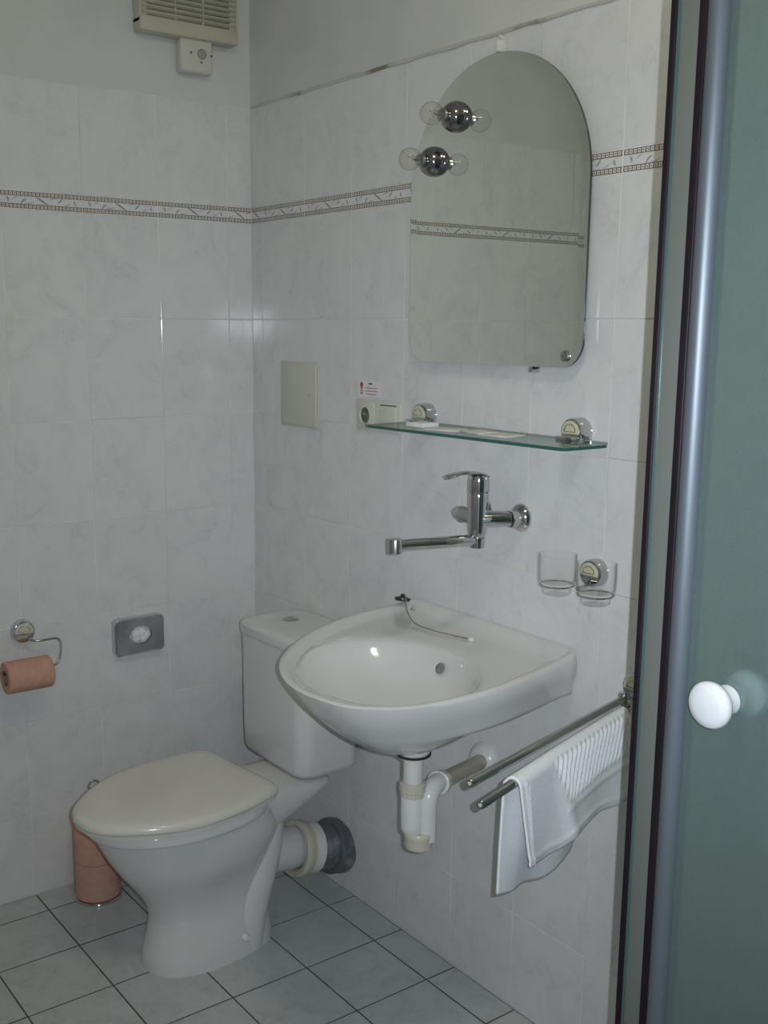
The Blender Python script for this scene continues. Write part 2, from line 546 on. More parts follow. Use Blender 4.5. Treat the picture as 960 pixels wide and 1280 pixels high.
def tile_wall(parent, joints, at, rot, seen):
    """joints: positions along the wall; at(s, z) gives the centre; seen: how many columns are single pieces"""
    rest = B()
    for c in range(len(joints) - 1):
        a, b = joints[c], joints[c + 1]
        for r in range(len(Z_LV) - 1):
            z0, z1 = Z_LV[r], Z_LV[r + 1]
            bord = r == 7
            if c < seen:
                me = tile_mesh('border_tile' if bord else 'tile', abs(b - a), z1 - z0, BORDER if bord else TILE)
                put_tile('border_tile' if bord else 'tile', me, at((a + b) / 2, (z0 + z1) / 2), rot, parent, 0.0015 if bord else 0.0024)
            else:
                me = tile_mesh('border_tile' if bord else 'tile', abs(b - a), z1 - z0, BORDER if bord else TILE)
                M = Matrix.Translation(at((a + b) / 2, (z0 + z1) / 2)) @ rot.to_4x4()
                k = len(rest.faces)
                rest.from_mesh(me)
                rest.faces.ensure_lookup_table()
                vs = set()
                for f in rest.faces[k:]:
                    f.material_index = 1 if bord else 0
                    vs.update(f.verts)
                bmesh.ops.transform(rest, matrix=M, verts=list(vs))
    if len(rest.faces):
        o = obj('more_tiles', rest, [TILE, BORDER], parent, smooth=0)
        o['kind'] = 'stuff'
    else:
        rest.free()

I3 = Matrix.Identity(3)
RB = Matrix.Rotation(-PI / 2, 3, 'Z')
RL = Matrix.Rotation(PI / 2, 3, 'Z')
ja = [0.0] + [0.0727 + 0.2 * k for k in range(20)]
ja = [min(j, W) for j in ja if j < W + 0.19]
tile_wall(wall_back, [-j for j in ja], lambda s, z: Vector((s, 0, z)), I3, 8)
jb = [0.0] + [0.0539 + 0.2 * k for k in range(20)]
jb = [min(j, D) for j in jb if j < D + 0.19]
tile_wall(wall_right, [-j for j in jb], lambda s, z: Vector((0, s, z)), RB, 9)
tile_wall(wall_left, [-j for j in jb], lambda s, z: Vector((-W, s, z)), RL, 0)

# floor tiles
RF = Matrix.Rotation(-PI / 2, 3, 'X')      # face -y -> +z
FP = 0.1956
fx = [0.0] + [0.085 + FP * k for k in range(12)]
fx = [min(v, W) for v in fx if v < W + FP - 0.01]
fy = [0.0] + [0.0911 + FP * k for k in range(16)]
fy = [min(v, D) for v in fy if v < D + FP - 0.01]
rest = B()
for i in range(len(fx) - 1):
    for j in range(len(fy) - 1):
        me = tile_mesh('floor_tile', fx[i + 1] - fx[i], fy[j + 1] - fy[j], FTILE, 0.0038)
        c = Vector((-(fx[i] + fx[i + 1]) / 2, -(fy[j] + fy[j + 1]) / 2, 0))
        if i < 6 and j < 8:
            put_tile('floor_tile', me, c, RF, floor, 0.0012)
        else:
            rest.from_mesh(me)
            rest.verts.ensure_lookup_table()
            vs = rest.verts[-len(me.vertices):]
            bmesh.ops.transform(rest, matrix=Matrix.Translation(c) @ RF.to_4x4(), verts=vs)
o = obj('more_floor_tiles', rest, FTILE, floor, smooth=0)
o['kind'] = 'stuff'

# the stained sealant bead along the top of the tiles
bm = B()
tube(bm, [(-0.001 - 0.0006 * math.sin(k * 1.7), -0.004 - k * 0.05, TT + 0.001 + 0.0012 * math.sin(k * 2.3)) for k in range(52)], [0.0034 + 0.0012 * abs(math.sin(k * 1.1)) for k in range(52)], 6)
struct(obj('trim_1', bm, BEAD))

# ------------------------------------------------------------------ ceiling lamp (out of frame, lights the room)
t = thing('ceiling_lamp', 'round white glass ceiling lamp in the middle of the ceiling', 'lamp', (-0.85, -1.8, H))
bm = B(); lathe(bm, [(0.11, 0), (0.11, -0.02), (0.10, -0.03)], seg=40)
obj('lamp_base', bm, CHROME, t)
bm = B(); lathe(bm, [(0.10, -0.03), (0.125, -0.045), (0.13, -0.07), (0.11, -0.10), (0.06, -0.122), (0.0, -0.128)], seg=40, cap0=False)
LAMPG = mat('warm lit lamp glass', (0.9, 0.85, 0.75), 0.4)
pb = LAMPG.node_tree.nodes['Principled BSDF']
pb.inputs['Emission Color'].default_value = (1.0, 0.95, 0.74, 1)
pb.inputs['Emission Strength'].default_value = 26.0
obj('lamp_shade', bm, LAMPG, t)

# ------------------------------------------------------------------ toilet
TH = math.radians(187)
toilet = thing('toilet', 'white floor standing toilet with cream seat lid and tank against the tiled wall', 'toilet', (0, -0.404, 0), TH)

def egg(f0, f1, b, z, sharp=0.42, n=64, pw=2.0):
    """egg outline in toilet space: f0 rear, f1 front, half width b"""
    ring = []
    c = f0 + (f1 - f0) * sharp
    for i in range(n):
        a = 2 * PI * i / n
        ca, sa = math.cos(a), math.sin(a)
        L = (f1 - c) if ca >= 0 else (c - f0)
        e = 2 / (pw if ca >= 0 else pw * 1.35)
        x = c + L * math.copysign(abs(ca) ** e, ca)
        y = b * math.copysign(abs(sa) ** (2 / (pw if ca >= 0 else pw * 1.2)), sa)
        ring.append(Vector((x, y, z)))
    return ring

def table(tab, z):
    """smooth (Catmull-Rom) interpolation in a table of heights"""
    for i in range(len(tab) - 1):
        a, b = tab[i], tab[i + 1]
        if a[0] <= z <= b[0]:
            p = tab[i - 1] if i else a
            q = tab[i + 2] if i + 2 < len(tab) else b
            k = (z - a[0]) / (b[0] - a[0])
            h = b[0] - a[0]
            out = []
            for j in (1, 2, 3):
                m0 = (b[j] - p[j]) / (b[0] - p[0]) * h if i else (b[j] - a[j])
                m1 = (q[j] - a[j]) / (q[0] - a[0]) * h
                out.append((2 * k ** 3 - 3 * k * k + 1) * a[j] + (k ** 3 - 2 * k * k + k) * m0 + (3 * k * k - 2 * k ** 3) * b[j] + (k ** 3 - k * k) * m1)
            return out
    return list(tab[-1][1:])
# z, rear, front, half width
BT = [(0.0, 0.262, 0.590, 0.106), (0.03, 0.262, 0.588, 0.103), (0.075, 0.270, 0.578, 0.096), (0.12, 0.278, 0.572, 0.091), (0.16, 0.281, 0.583, 0.095), (0.20, 0.275, 0.608, 0.107),
      (0.25, 0.259, 0.645, 0.129), (0.30, 0.243, 0.676, 0.146), (0.358, 0.27, 0.704, 0.158)]
bm = B()
zs = sorted(set([0.0118 * k for k in range(31)] + [b[0] for b in BT]))
rings = []
for z in zs:
    f0, f1, b = table(BT, z)
    # the flank behind the bowl is drawn in, leaving the foot and the trap proud
    rings.append(egg(f0, f1, b, z, 0.46, pw=2.25 - 0.35 * min(1, z / 0.3)))
rings.append(egg(0.284, 0.708, 0.160, 0.3595, 0.46))
rings.append(egg(0.285, 0.713, 0.1635, 0.362, 0.46))
rings.append(egg(0.285, 0.715, 0.165, 0.366, 0.46))
rings.append(egg(0.285, 0.716, 0.1655, 0.382, 0.46))
rings.append(egg(0.285, 0.713, 0.163, 0.387, 0.46))
rings.append(egg(0.285, 0.702, 0.153, 0.389, 0.46))
for R in rings:
    for v in R:                             # hollow flank between foot and trap
        if 0.36 < v.x < 0.52 and 0.06 < v.z < 0.26:
            k = math.sin((v.x - 0.36) / 0.16 * PI) * math.sin((v.z - 0.06) / 0.2 * PI)
            v.y *= 1 - 0.06 * k
loft(bm, rings)
# shelf that carries the tank
sh = []
for f, hw, z0, z1 in ((0.105, 0.084, 0.346, 0.362), (0.118, 0.098, 0.338, 0.366), (0.17, 0.103, 0.322, 0.369), (0.23, 0.106, 0.300, 0.374), (0.30, 0.118, 0.285, 0.385), (0.36, 0.13, 0.29, 0.387)):
    ring = []
    for k in range(20):
        a = 2 * PI * k / 20
        ca, sa = math.cos(a), math.sin(a)
        y = hw * math.copysign(abs(ca) ** 0.35, ca)
        z = (z0 + z1) / 2 + (z1 - z0) / 2 * math.copysign(abs(sa) ** 0.35, sa)
        ring.append(Vector((f, y - 0.003, z)))
    sh.append(ring)
loft(bm, sh)
# the trapway ridge down the rear flank
for s in (1, -1):
    pts = spline([(0.300, s * 0.052, 0.335), (0.297, s * 0.054, 0.27), (0.308, s * 0.054, 0.20), (0.332, s * 0.056, 0.13), (0.350, s * 0.058, 0.06), (0.356, s * 0.060, 0.004)], 6)
    tube(bm, pts, [0.056, 0.046], 24)
obj('bowl', bm, CERAMIC, toilet, 50)
for s in (1, -1):
    bm = B(); lathe(bm, [(0.0, 0.006), (0.006, 0.0055), (0.009, 0.002), (0.0095, -0.006)], (0.385, s * 0.107, 0.047), (0, s, 0.12), 16)
    obj('bolt_cap', bm, PVC, toilet)
# spigot
bm = B(); tube(bm, [(0.275, -0.02, 0.170), (0.22, -0.019, 0.161), (0.135, -0.016, 0.144)], [0.066, 0.057, 0.055], 32)
obj('outlet_spigot', bm, CERAMIC, toilet)

def seat_ring(s, z):
    """outline of the lid scaled by s: straight hinge edge, widest at two fifths, round nose"""
    pts = []
    P = [(0.308, 0.0), (0.308, 0.09), (0.312, 0.134), (0.330, 0.154), (0.40, 0.1695), (0.47, 0.1775), (0.54, 0.1735), (0.61, 0.153), (0.67, 0.118), (0.721, 0.073), (0.745, 0.026)]
    half = spline([(x, y, 0) for x, y in P], 5)
    full = half + [Vector((v.x, -v.y, 0)) for v in reversed(half) if v.y > 1e-4]
    c = Vector((0.52, 0, 0))
    for v in full:
        d = v - c
        L = d.length
        q = c + d * ((L - s) / L)
        pts.append(Vector((q.x, q.y, z)))
    return pts
bm = B()
loft(bm, [seat_ring(0.012, 0.3895), seat_ring(0.006, 0.391), seat_ring(0.005, 0.397), seat_ring(0.009, 0.3995)])
obj('seat', bm, SEATM, toilet)
bm = B()
loft(bm, [seat_ring(0.008, 0.400), seat_ring(0.001, 0.402), seat_ring(0.0, 0.406), seat_ring(0.001, 0.413), seat_ring(0.006, 0.419), seat_ring(0.016, 0.4225), seat_ring(0.04, 0.424), seat_ring(0.10, 0.4255)])
obj('seat_lid', bm, SEATM, toilet, 60)
for s in (-0.075, 0.075):
    bm = B(); lathe(bm, [(0.010, 0), (0.010, 0.014), (0.007, 0.018)], (0.304, s, 0.380), seg=16)
    obj('hinge', bm, SEATM, toilet)

# tank (given in world space)
def rrect(x0, x1, y0, y1, r, z, n=8):
    ring = []
    for cx, cy, a0 in ((x1 - r, y1 - r, 0), (x0 + r, y1 - r, PI / 2), (x0 + r, y0 + r, PI), (x1 - r, y0 + r, 1.5 * PI)):
        for k in range(n + 1):
            a = a0 + PI / 2 * k / n
            ring.append(Vector((cx + r * math.cos(a), cy + r * math.sin(a), z)))
    return ring
def tank_ring(z, g, bow=0.012, r=0.038):
    ring = rrect(-0.190 - g, -0.012 + g * 0.2, -0.528 - g, -0.228 + g, r, z)
    for v in ring:
        k = (v.y + 0.378) / 0.15
        if v.x < -0.1:
            v.x -= bow * (1 - k * k)
    return ring
bm = B()
loft(bm, [tank_ring(0.370, -0.034), tank_ring(0.372, -0.018), tank_ring(0.378, -0.008), tank_ring(0.391, -0.003), tank_ring(0.45, -0.001), tank_ring(0.66, 0.0), tank_ring(0.688, 0.0)])
tank = obj('tank', bm, CERAMIC, toilet, 50, world=True)
bm = B()
loft(bm, [tank_ring(0.689, -0.004), tank_ring(0.690, 0.003), tank_ring(0.693, 0.004), tank_ring(0.710, 0.0045), tank_ring(0.716, 0.002), tank_ring(0.721, -0.005), tank_ring(0.7235, -0.015), tank_ring(0.726, -0.04), tank_ring(0.727, -0.07)])
lid = obj('tank_lid', bm, CERAMIC, toilet, 60, world=True)
bm = B()
lathe(bm, [(0.022, 0), (0.022, 0.003), (0.019, 0.0045)], (-0.104, -0.345, 0.725), seg=32)
fb = obj('flush_button', bm, CHROME, lid, world=True)
for s, nm in ((-1, 'button_half'), (1, 'button_half')):
    bm = B()
    ring = [Vector((-0.104 + s * 0.0012, -0.345 + 0.0165 * math.sin(a), 0)) if False else Vector((-0.104 + s * (0.0012 + 0.0155 * math.cos(a)), -0.345 + 0.0165 * math.sin(a), 0)) for a in (-PI / 2 + PI * k / 14 for k in range(15))]
    loft(bm, [[v + Vector((0, 0, 0.7285)) for v in ring], [v + Vector((0, 0, 0.7305)) for v in ring]])
    h = obj(nm, bm, SATIN, lid, world=True)

# waste pipe from the toilet into the wall
wp = thing('waste_pipe', 'thick drain pipe, cream collar and grey sleeve, from toilet into wall', 'pipe', (-0.09, -0.41, 0))
p0, p1 = Vector((-0.205, -0.411, 0.158)), Vector((0.0, -0.415, 0.115))
ax = (p1 - p0).normalized()
Lw = (p1 - p0).length
bm = B(); lathe(bm, [(0.058, 0.064), (0.069, 0.062), (0.072, 0.067), (0.072, 0.080), (0.068, 0.085), (0.068, 0.094), (0.062, 0.097)], p0, ax, 40, False, False)
obj('collar', bm, PVCY, wp, world=True)
bm = B(); lathe(bm, [(0.060, 0.088), (0.0655, 0.094), (0.0655, 0.122), (0.062, 0.126)], p0, ax, 40, False, False)
obj('coupling', bm, PVC, wp, world=True)
bm = B(); lathe(bm, [(0.060, 0.118), (0.0625, 0.121), (0.0625, 0.178), (0.060, 0.18)], p0, ax, 40)
obj('sleeve', bm, PIPEG, wp, world=True)
bm = B(); lathe(bm, [(0.062, 0.166), (0.0705, 0.168), (0.072, 0.173), (0.072, 0.180), (0.0695, 0.184), (0.0695, 0.195), (0.072, 0.198), (0.072, Lw + 0.004)], p0, ax, 40)
obj('wall_collar', bm, PIPEG, wp, world=True)

# ------------------------------------------------------------------ washbasin
sink = thing('washbasin', 'white wall hung washbasin under the chrome tap', 'washbasin', (-0.25, -0.99, 0.64))
OUT = [(-0.0, -0.700), (-0.09, -0.703), (-0.19, -0.717), (-0.315, -0.763), (-0.435, -0.845), (-0.512, -0.935), (-0.552, -1.035), (-0.552, -1.125), (-0.524, -1.197), (-0.437, -1.252), (-0.29, -1.262), (-0.15, -1.239), (-0.0, -1.205)]
dense = spline([(x, y, 0) for x, y in OUT], 14)
dense += [Vector((0, -1.205 + (1.205 - 0.70) * k / 30, 0)) for k in range(1, 30)]
SC = Vector((-0.30, -1.02, 0))
NS = 120
def polar(poly, c):
    res = []
    for i in range(NS):
        a = 2 * PI * i / NS
        d = Vector((math.cos(a), math.sin(a), 0))
        best = 0
        for p, q in zip(poly, poly[1:] + poly[:1]):
            e = q - p
            den = d.x * e.y - d.y * e.x
            if abs(den) < 1e-12:
                continue
            w = p - c
            s = (w.x * e.y - w.y * e.x) / den
            u = (w.x * d.y - w.y * d.x) / den
            if s > 0 and -1e-6 <= u <= 1 + 1e-6:
                best = max(best, s)
        res.append(c + d * best)
    return res
OUTL = polar(dense, SC)
BOWL = []
bowl_poly = [Vector((-0.330 + 0.172 * math.copysign(abs(math.cos(a)) ** 0.92, math.cos(a)), -1.020 + 0.200 * math.sin(a) + 0.02 * math.cos(a), 0)) for a in (2 * PI * k / 90 for k in range(90))]
BOWL = polar(bowl_poly, SC)
DC = Vector((-0.318, -1.095, 0))
def inset(ring, d, z):
    out = []
    n = len(ring)
    for i, p in enumerate(ring):
        t_ = (ring[(i + 1) % n] - ring[i - 1]).normalized()
        nr = Vector((t_.y, -t_.x, 0))           # outward for counter clockwise
        q = p - nr * d
        q.x = min(q.x, -0.0005)
        q.z = z
        out.append(q)
    return out
def between(a, b, k, z):
    return [Vector((p.x + (q.x - p.x) * k, p.y + (q.y - p.y) * k, z)) for p, q in zip(a, b)]
def circ(c, r):
    return [c + Vector((math.cos(2 * PI * i / NS), math.sin(2 * PI * i / NS), 0)) * r for i in range(NS)]
dr, do_ = circ(DC, 0.021), circ(DC, 0.034)
rings = []
for k, zf in ((0, 0), (0.12, 0.012), (0.25, 0.035), (0.4, 0.085), (0.55, 0.17), (0.68, 0.285), (0.79, 0.43), (0.88, 0.61), (0.945, 0.80), (0.985, 0.94)):
    rings.append(between(dr, BOWL, k, 0.716 + 0.102 * zf))
rings.append(between(dr, BOWL, 1.012, 0.8185))
rings.append(between(dr, BOWL, 1.04, 0.8200))
inn = inset(OUTL, 0.030, 0.823)
for k in (0.2, 0.4, 0.58, 0.72, 0.82, 0.89, 0.95):
    rings.append(between(BOWL, inn, k, 0.8205 + 0.0025 * k))
rings.append(inn)
rings.append(inset(OUTL, 0.023, 0.826))
rings.append(inset(OUTL, 0.017, 0.834))
rings.append(inset(OUTL, 0.011, 0.840))
rings.append(inset(OUTL, 0.005, 0.841))
rings.append(inset(OUTL, 0.000, 0.838))
def flank(u):
    """outer surface, u 0..1 from the rim down to the drain: upright apron near the wall, one round belly at the front"""
    out = inset(OUTL, 0.0, 0.83)
    res = []
    n = len(out)
    for i, p in enumerate(out):
        t_ = (out[(i + 1) % n] - out[i - 1]).normalized()
        nr = Vector((t_.y, -t_.x, 0))
        f = min(1, max(0, (-p.x - 0.16) / 0.34))
        f = f * f * (3 - 2 * f)
        w = min(1, 0.2 + max(0, -p.x) / 0.05)
        # wall side
        k = min(1, u / 0.42)
        d = w * 0.012 * k ** 2.2 - 0.004 * math.sin(PI * min(1, k * 1.6))
        qa = p - nr * d
        v = max(0, (u - 0.42) / 0.58)
        qa = qa + (do_[i] - qa) * v
        za = 0.838 - 0.081 * k - (0.757 - 0.693) * (v * v * (3 - 2 * v))
        # front
        v2 = 0.42 * (1 - math.cos(u * PI / 2)) + 0.58 * u
        qf = p + nr * 0.004 * math.sin(PI * min(1, u * 3)) + (do_[i] - p) * v2
        zf = 0.838 - 0.145 * math.sin(u * PI / 2) ** 1.05
        q = qa + (qf - qa) * f
        q.x = min(q.x, -0.0005)
        q.z = za + (zf - za) * f
        res.append(q)
    return res
for q in (0.04, 0.09, 0.15, 0.21, 0.27, 0.33, 0.38, 0.42, 0.47, 0.53, 0.60, 0.67, 0.74, 0.81, 0.88, 0.94, 1.0):
    rings.append(flank(q))
# the back ledge stands a little higher along the wall
for R in rings:
    for v in R:
        if v.z > 0.8195 and v.x > -0.04:
            k = min(1, (v.x + 0.04) / 0.022)
            v.z += 0.008 * k * k * (3 - 2 * k)
bm = B()
loft(bm, rings, cap0=False, cap1=False)
for _ in range(9):
    bmesh.ops.smooth_vert(bm, verts=[v for v in bm.verts if v.co.z > 0.812 and v.co.x < -0.004], factor=0.5, use_axis_x=False, use_axis_y=False, use_axis_z=True)
basin = obj('basin', bm, CERAMIC, sink, 70, world=True)
bm = B(); lathe(bm, [(0.0225, 0.001), (0.0225, 0.003), (0.017, 0.003), (0.015, -0.001), (0.0, -0.002)], (DC.x, DC.y, 0.716), seg=32)
obj('drain_ring', bm, CHROME, sink, world=True)
bm = B(); lathe(bm, [(0.0, 0.0005), (0.009, 0.0005), (0.0095, 0.0015), (0.0115, 0.002), (0.0125, 0.0)], (-0.176, -1.003, 0.787), (-0.80, 0.02, 0.42), seg=28)
obj('overflow_ring', bm, SATIN, sink, world=True)

# plug on its chain, lying on the back ledge
pl = thing('sink_plug', 'black rubber plug on a dark ball chain lying on the basin ledge', 'plug', (-0.03, -0.71, 0.846))
bm = B(); lathe(bm, [(0.0, 0), (0.014, 0.0), (0.018, 0.003), (0.018, 0.008), (0.013, 0.0095), (0.006, 0.011), (0.005, 0.016), (0.0, 0.0165)], (-0.046, -0.719, 0.846), (0.22, 0.10, 1.0), seg=24)
obj('stopper', bm, RUBBER, pl, world=True)
bm = B()
pts = spline([(-0.043, -0.719, 0.862), (-0.052, -0.737, 0.862), (-0.078, -0.775, 0.843), (-0.098, -0.825, 0.8285), (-0.100, -0.885, 0.8265), (-0.086, -0.945, 0.8255), (-0.079, -0.972, 0.8255)], 14)
for i, p in enumerate(pts):
    bmesh.ops.create_icosphere(bm, subdivisions=1, radius=0.0019, matrix=Matrix.Translation(p))
tube(bm, pts, 0.0009, 5)
obj('chain', bm, CARD, pl, world=True)
bm = B(); lathe(bm, [(0.0035, 0), (0.006, 0.001), (0.006, 0.007), (0.0045, 0.0085), (0, 0.009)], (-0.076, -0.983, 0.8215), seg=18)
obj('chain_anchor', bm, PVC, pl, world=True)

# bottle trap below the basin
tr = thing('bottle_trap', 'white plastic bottle trap hanging under the basin with beige wall pipe', 'trap', (DC.x, DC.y, 0.42))
bm = B(); lathe(bm, [(0.034, 0.0375), (0.034, 0.024), (0.029, 0.014), (0.0255, 0.006)], (DC.x, DC.y, 0.6595), seg=32)
obj('drain_cup', bm, PVC, tr, world=True)
bm = B(); lathe(bm, [(0.0335, 0), (0.0335, 0.004)], (DC.x, DC.y, 0.6715), seg=32)
obj('gasket', bm, RUBBER, tr, world=True)
bm = B(); lathe(bm, [(0.0185, 0), (0.0185, 0.075)], (DC.x, DC.y, 0.5955), seg=28)
obj('tailpipe', bm, PVC, tr, world=True)
bm = B(); lathe(bm, [(0.0215, 0), (0.0235, 0.002), (0.0235, 0.010), (0.0255, 0.012), (0.0255, 0.027), (0.022, 0.030)], (DC.x, DC.y, 0.5875), seg=12)
obj('union_nut', bm, PVCY, tr, 25, world=True)
bm = B(); lathe(bm, [(0.012, 0), (0.0215, 0.010), (0.0225, 0.02), (0.0225, 0.080), (0.020, 0.084)], (DC.x, DC.y, 0.5095), seg=32)
obj('bottle', bm, PVC, tr, world=True)
RT = DC + Vector((0.81, -0.586, 0)) * 0.028
bm = B()
pts = [Vector((RT.x, RT.y, 0.5000)), Vector((RT.x, RT.y, 0.5625))] + spline([(RT.x, RT.y, 0.5725), (RT.x + 0.006, RT.y + 0.002, 0.5885), (RT.x + 0.022, RT.y + 0.008, 0.5985), (RT.x + 0.045, RT.y + 0.017, 0.6005)], 5)
tube(bm, pts, 0.0185, 24)
obj('riser_elbow', bm, PVC, tr, world=True)
MIDB = DC + Vector((0.81, -0.586, 0)) * 0.012
bm = B(); lathe(bm, [(0.020, 0), (0.0255, 0.003), (0.0265, 0.008), (0.0265, 0.022), (0.0275, 0.024), (0.0275, 0.032), (0.025, 0.035)], (MIDB.x, MIDB.y, 0.4835), seg=28)
obj('bottom_cap', bm, PVCY, tr, world=True)
e0 = Vector((RT.x + 0.036, RT.y + 0.013, 0.5995))
e1 = Vector((-0.004, -0.952, 0.534))
wd = (e1 - e0).normalized()
bm = B(); lathe(bm, [(0.019, 0), (0.023, 0.002), (0.023, 0.020), (0.019, 0.022)], e0, wd, 14)
obj('elbow_nut', bm, PVC, tr, 25, world=True)
bm = B(); tube(bm, [e0 + wd * 0.014, e1], 0.0165, 28)
obj('wall_pipe', bm, PIPEB, tr, world=True)
bm = B(); lathe(bm, [(0.040, 0), (0.0395, 0.005), (0.035, 0.013), (0.026, 0.020), (0.019, 0.0225)], (0, -0.952, 0.534), (-1, 0, 0), 36)
obj('wall_rosette', bm, PVC, tr, world=True)

# ------------------------------------------------------------------ tap
tap = thing('wall_tap', 'chrome single lever wall tap with long swivel spout above the basin', 'tap', (0, -0.985, 1.08))
TB = Vector((-0.078, -0.995, 0))
ZT = 1.08
bm = B()
lathe(bm, [(0.012, 1.040), (0.0165, 1.046), (0.0185, 1.054), (0.020, 1.068), (0.0205, 1.10), (0.0205, 1.128), (0.0195, 1.132)], TB, seg=36)
tube(bm, [TB + Vector((0.0, 0, ZT - 0.002)), Vector((-0.052, -1.020, ZT)), Vector((-0.028, -1.036, ZT))], [0.0175, 0.0165, 0.0155], 28)
tube(bm, [TB + Vector((0.0, 0, ZT + 0.002)), Vector((-0.082, -0.955, ZT + 0.004)), Vector((-0.084, -0.940, ZT + 0.005)), Vector((-0.085, -0.930, ZT + 0.005))], [0.0185, 0.0165, 0.0135, 0.006], 28)
tube(bm, [Vector((-0.08, -0.95, ZT)), Vector((-0.052, -0.936, ZT)), Vector((-0.028, -0.927, ZT))], [0.0155, 0.0155, 0.0155], 24)
obj('body', bm, CHROME, tap, 35, world=True)
for y in (-1.038, -0.925):
    bm = B(); lathe(bm, [(0.0185, 0), (0.0185, 0.013)], (-0.034, y, ZT), (1, 0, 0), 6)
    obj('union_nut', bm, CHROME, tap, 20, world=True)
    bm = B(); lathe(bm, [(0.0285, 0), (0.0285, 0.003), (0.026, 0.008), (0.020, 0.013), (0.0165, 0.016), (0.0165, 0.022)], (0, y, ZT), (-1, 0, 0), 40)
    obj('rosette', bm, CHROME, tap, world=True)
bm = B()
lathe(bm, [(0.0205, 1.133), (0.0215, 1.135), (0.0215, 1.158), (0.0195, 1.166), (0.012, 1.171), (0.0, 1.172)], TB, seg=36)
pts = spline([(-0.066, -0.995, 1.165), (-0.085, -0.994, 1.171), (-0.105, -0.993, 1.1735), (-0.125, -0.992, 1.1735), (-0.146, -0.991, 1.1705), (-0.160, -0.991, 1.1675)], 5)
rad = []
for i in range(len(pts)):
    k = i / (len(pts) - 1)
    rad.append(0.0185 - 0.0085 * min(1, k * 1.6) + (0.002 if k > 0.7 else 0) - (0.006 if i == len(pts) - 1 else 0))
a_ = []
for p, r in zip(pts, rad):
    ring = []
    for q in range(18):
        an = 2 * PI * q / 18
        ring.append(p + Vector((0, math.cos(an) * r, math.sin(an) * 0.0036)))
    a_.append(ring)
loft(bm, a_)
obj('lever', bm, CHROME, tap, 35, world=True)
bm = B()
s0, s1 = Vector((-0.078, -0.995, 1.036)), Vector((-0.250, -0.947, 1.036))
lathe(bm, [(0.0145, 0.0), (0.0150, 0.004), (0.0150, 0.02), (0.012, 0.024)], (s0.x, s0.y, 1.021), seg=28)
tube(bm, [s0 + (s0 - s1).normalized() * 0.009, s0, s1, s1 + (s1 - s0).normalized() * 0.012], [0.009, 0.0118, 0.0112, 0.006], 22)
obj('spout', bm, CHROME, tap, 35, world=True)
bm = B(); lathe(bm, [(0.0135, 0.013), (0.0145, 0.010), (0.0145, -0.014), (0.0125, -0.016), (0.010, -0.012)], (s1.x, s1.y, s1.z), seg=28)
obj('aerator', bm, SATIN, tap, world=True)

# ------------------------------------------------------------------ rosettes shared by the chrome fittings
def half_disc(c, nrm, r, dep, zcut=-0.15):
    """flat D-shaped inlay: the upper part of a disc, in the plane with normal nrm"""
    n = Vector(nrm).normalized()
    x = n.cross(Vector((0, 0, 1))).normalized()
    z = Vector((0, 0, 1))
    a0 = math.asin(zcut)
    ring = [Vector(c) + x * (r * math.cos(a)) + z * (r * math.sin(a)) for a in (a0 + (PI - 2 * a0) * k / 22 for k in range(23))]
    bm = B()
    loft(bm, [ring, [p + n * dep for p in ring], [Vector(c) + (p - Vector(c)) * 0.93 + n * (dep + 0.0008) for p in ring]], cap0=True)
    return bm

def fitting(parent, c, nrm, r=0.027, dep=0.020):
    """round chrome wall fitting with the ivory half inlay of this bathroom set"""
    n = Vector(nrm)
    bm = B(); lathe(bm, [(r, 0), (r, dep * 0.75), (r * 0.93, dep * 0.95), (r * 0.86, dep), (0, dep)], c, nrm, 40)
    ro = obj('rosette', bm, CHROME, parent, 30, world=True)
    obj('inlay', half_disc(Vector(c) + n * dep, nrm, r * 0.80, 0.0012), IVORY2, ro, 30, world=True)
    bm = B()
    x = n.cross(Vector((0, 0, 1))).normalized()
    a0 = -0.1
    pts = [Vector(c) + n * (dep + 0.0022) + x * (r * 0.52 * math.cos(a)) + Vector((0, 0, r * 0.52 * math.sin(a) + 0.001)) for a in (PI * k / 16 for k in range(17))]
    tube(bm, pts + [pts[0]], 0.0009, 6)
    obj('inlay_line', bm, CHROME, ro, world=True)
    return ro

# ------------------------------------------------------------------ glass shelf
ZS = 1.2495
shelf = thing('glass_shelf', 'green edged glass shelf on two chrome clamps below the mirror', 'shelf', (-0.08, -1.0, ZS))
bm = B()
out = [(-0.012, -0.745), (-0.080, -0.727), (-0.162, -0.731), (-0.168, -0.745), (-0.149, -1.278), (-0.142, -1.284), (-0.047, -1.289), (-0.012, -1.262)]
lo = [Vector((x, y, ZS - 0.0028)) for x, y in out]
hi = [Vector((x, y, ZS + 0.0028)) for x, y in out]
loft(bm, [lo, hi])
bm.faces.ensure_lookup_table()
for f in bm.faces:
    if len(f.verts) == 4:
        f.material_index = 1
obj('glass_plate', bm, [SHELFG, SHELFE], shelf, 20, world=True)
for y in (-0.745, -1.187):
    ro = fitting(shelf, (0, y, 1.2655), (-1, 0, 0), 0.0265, 0.030)
    bm = B()
    box(bm, (-0.030, y, ZS + 0.0062), (0.040, 0.040, 0.006), 0.002)
    box(bm, (-0.030, y, ZS - 0.0065), (0.040, 0.034, 0.007), 0.002)
    obj('clamp', bm, CHROME, ro, 30, world=True)
    bm = B(); lathe(bm, [(0.0042, 0), (0.0042, 0.014), (0.003, 0.0155)], (-0.018, y - 0.024, ZS + 0.006), (0, -1, 0), 14)
    obj('screw', bm, CHROME, ro, world=True)
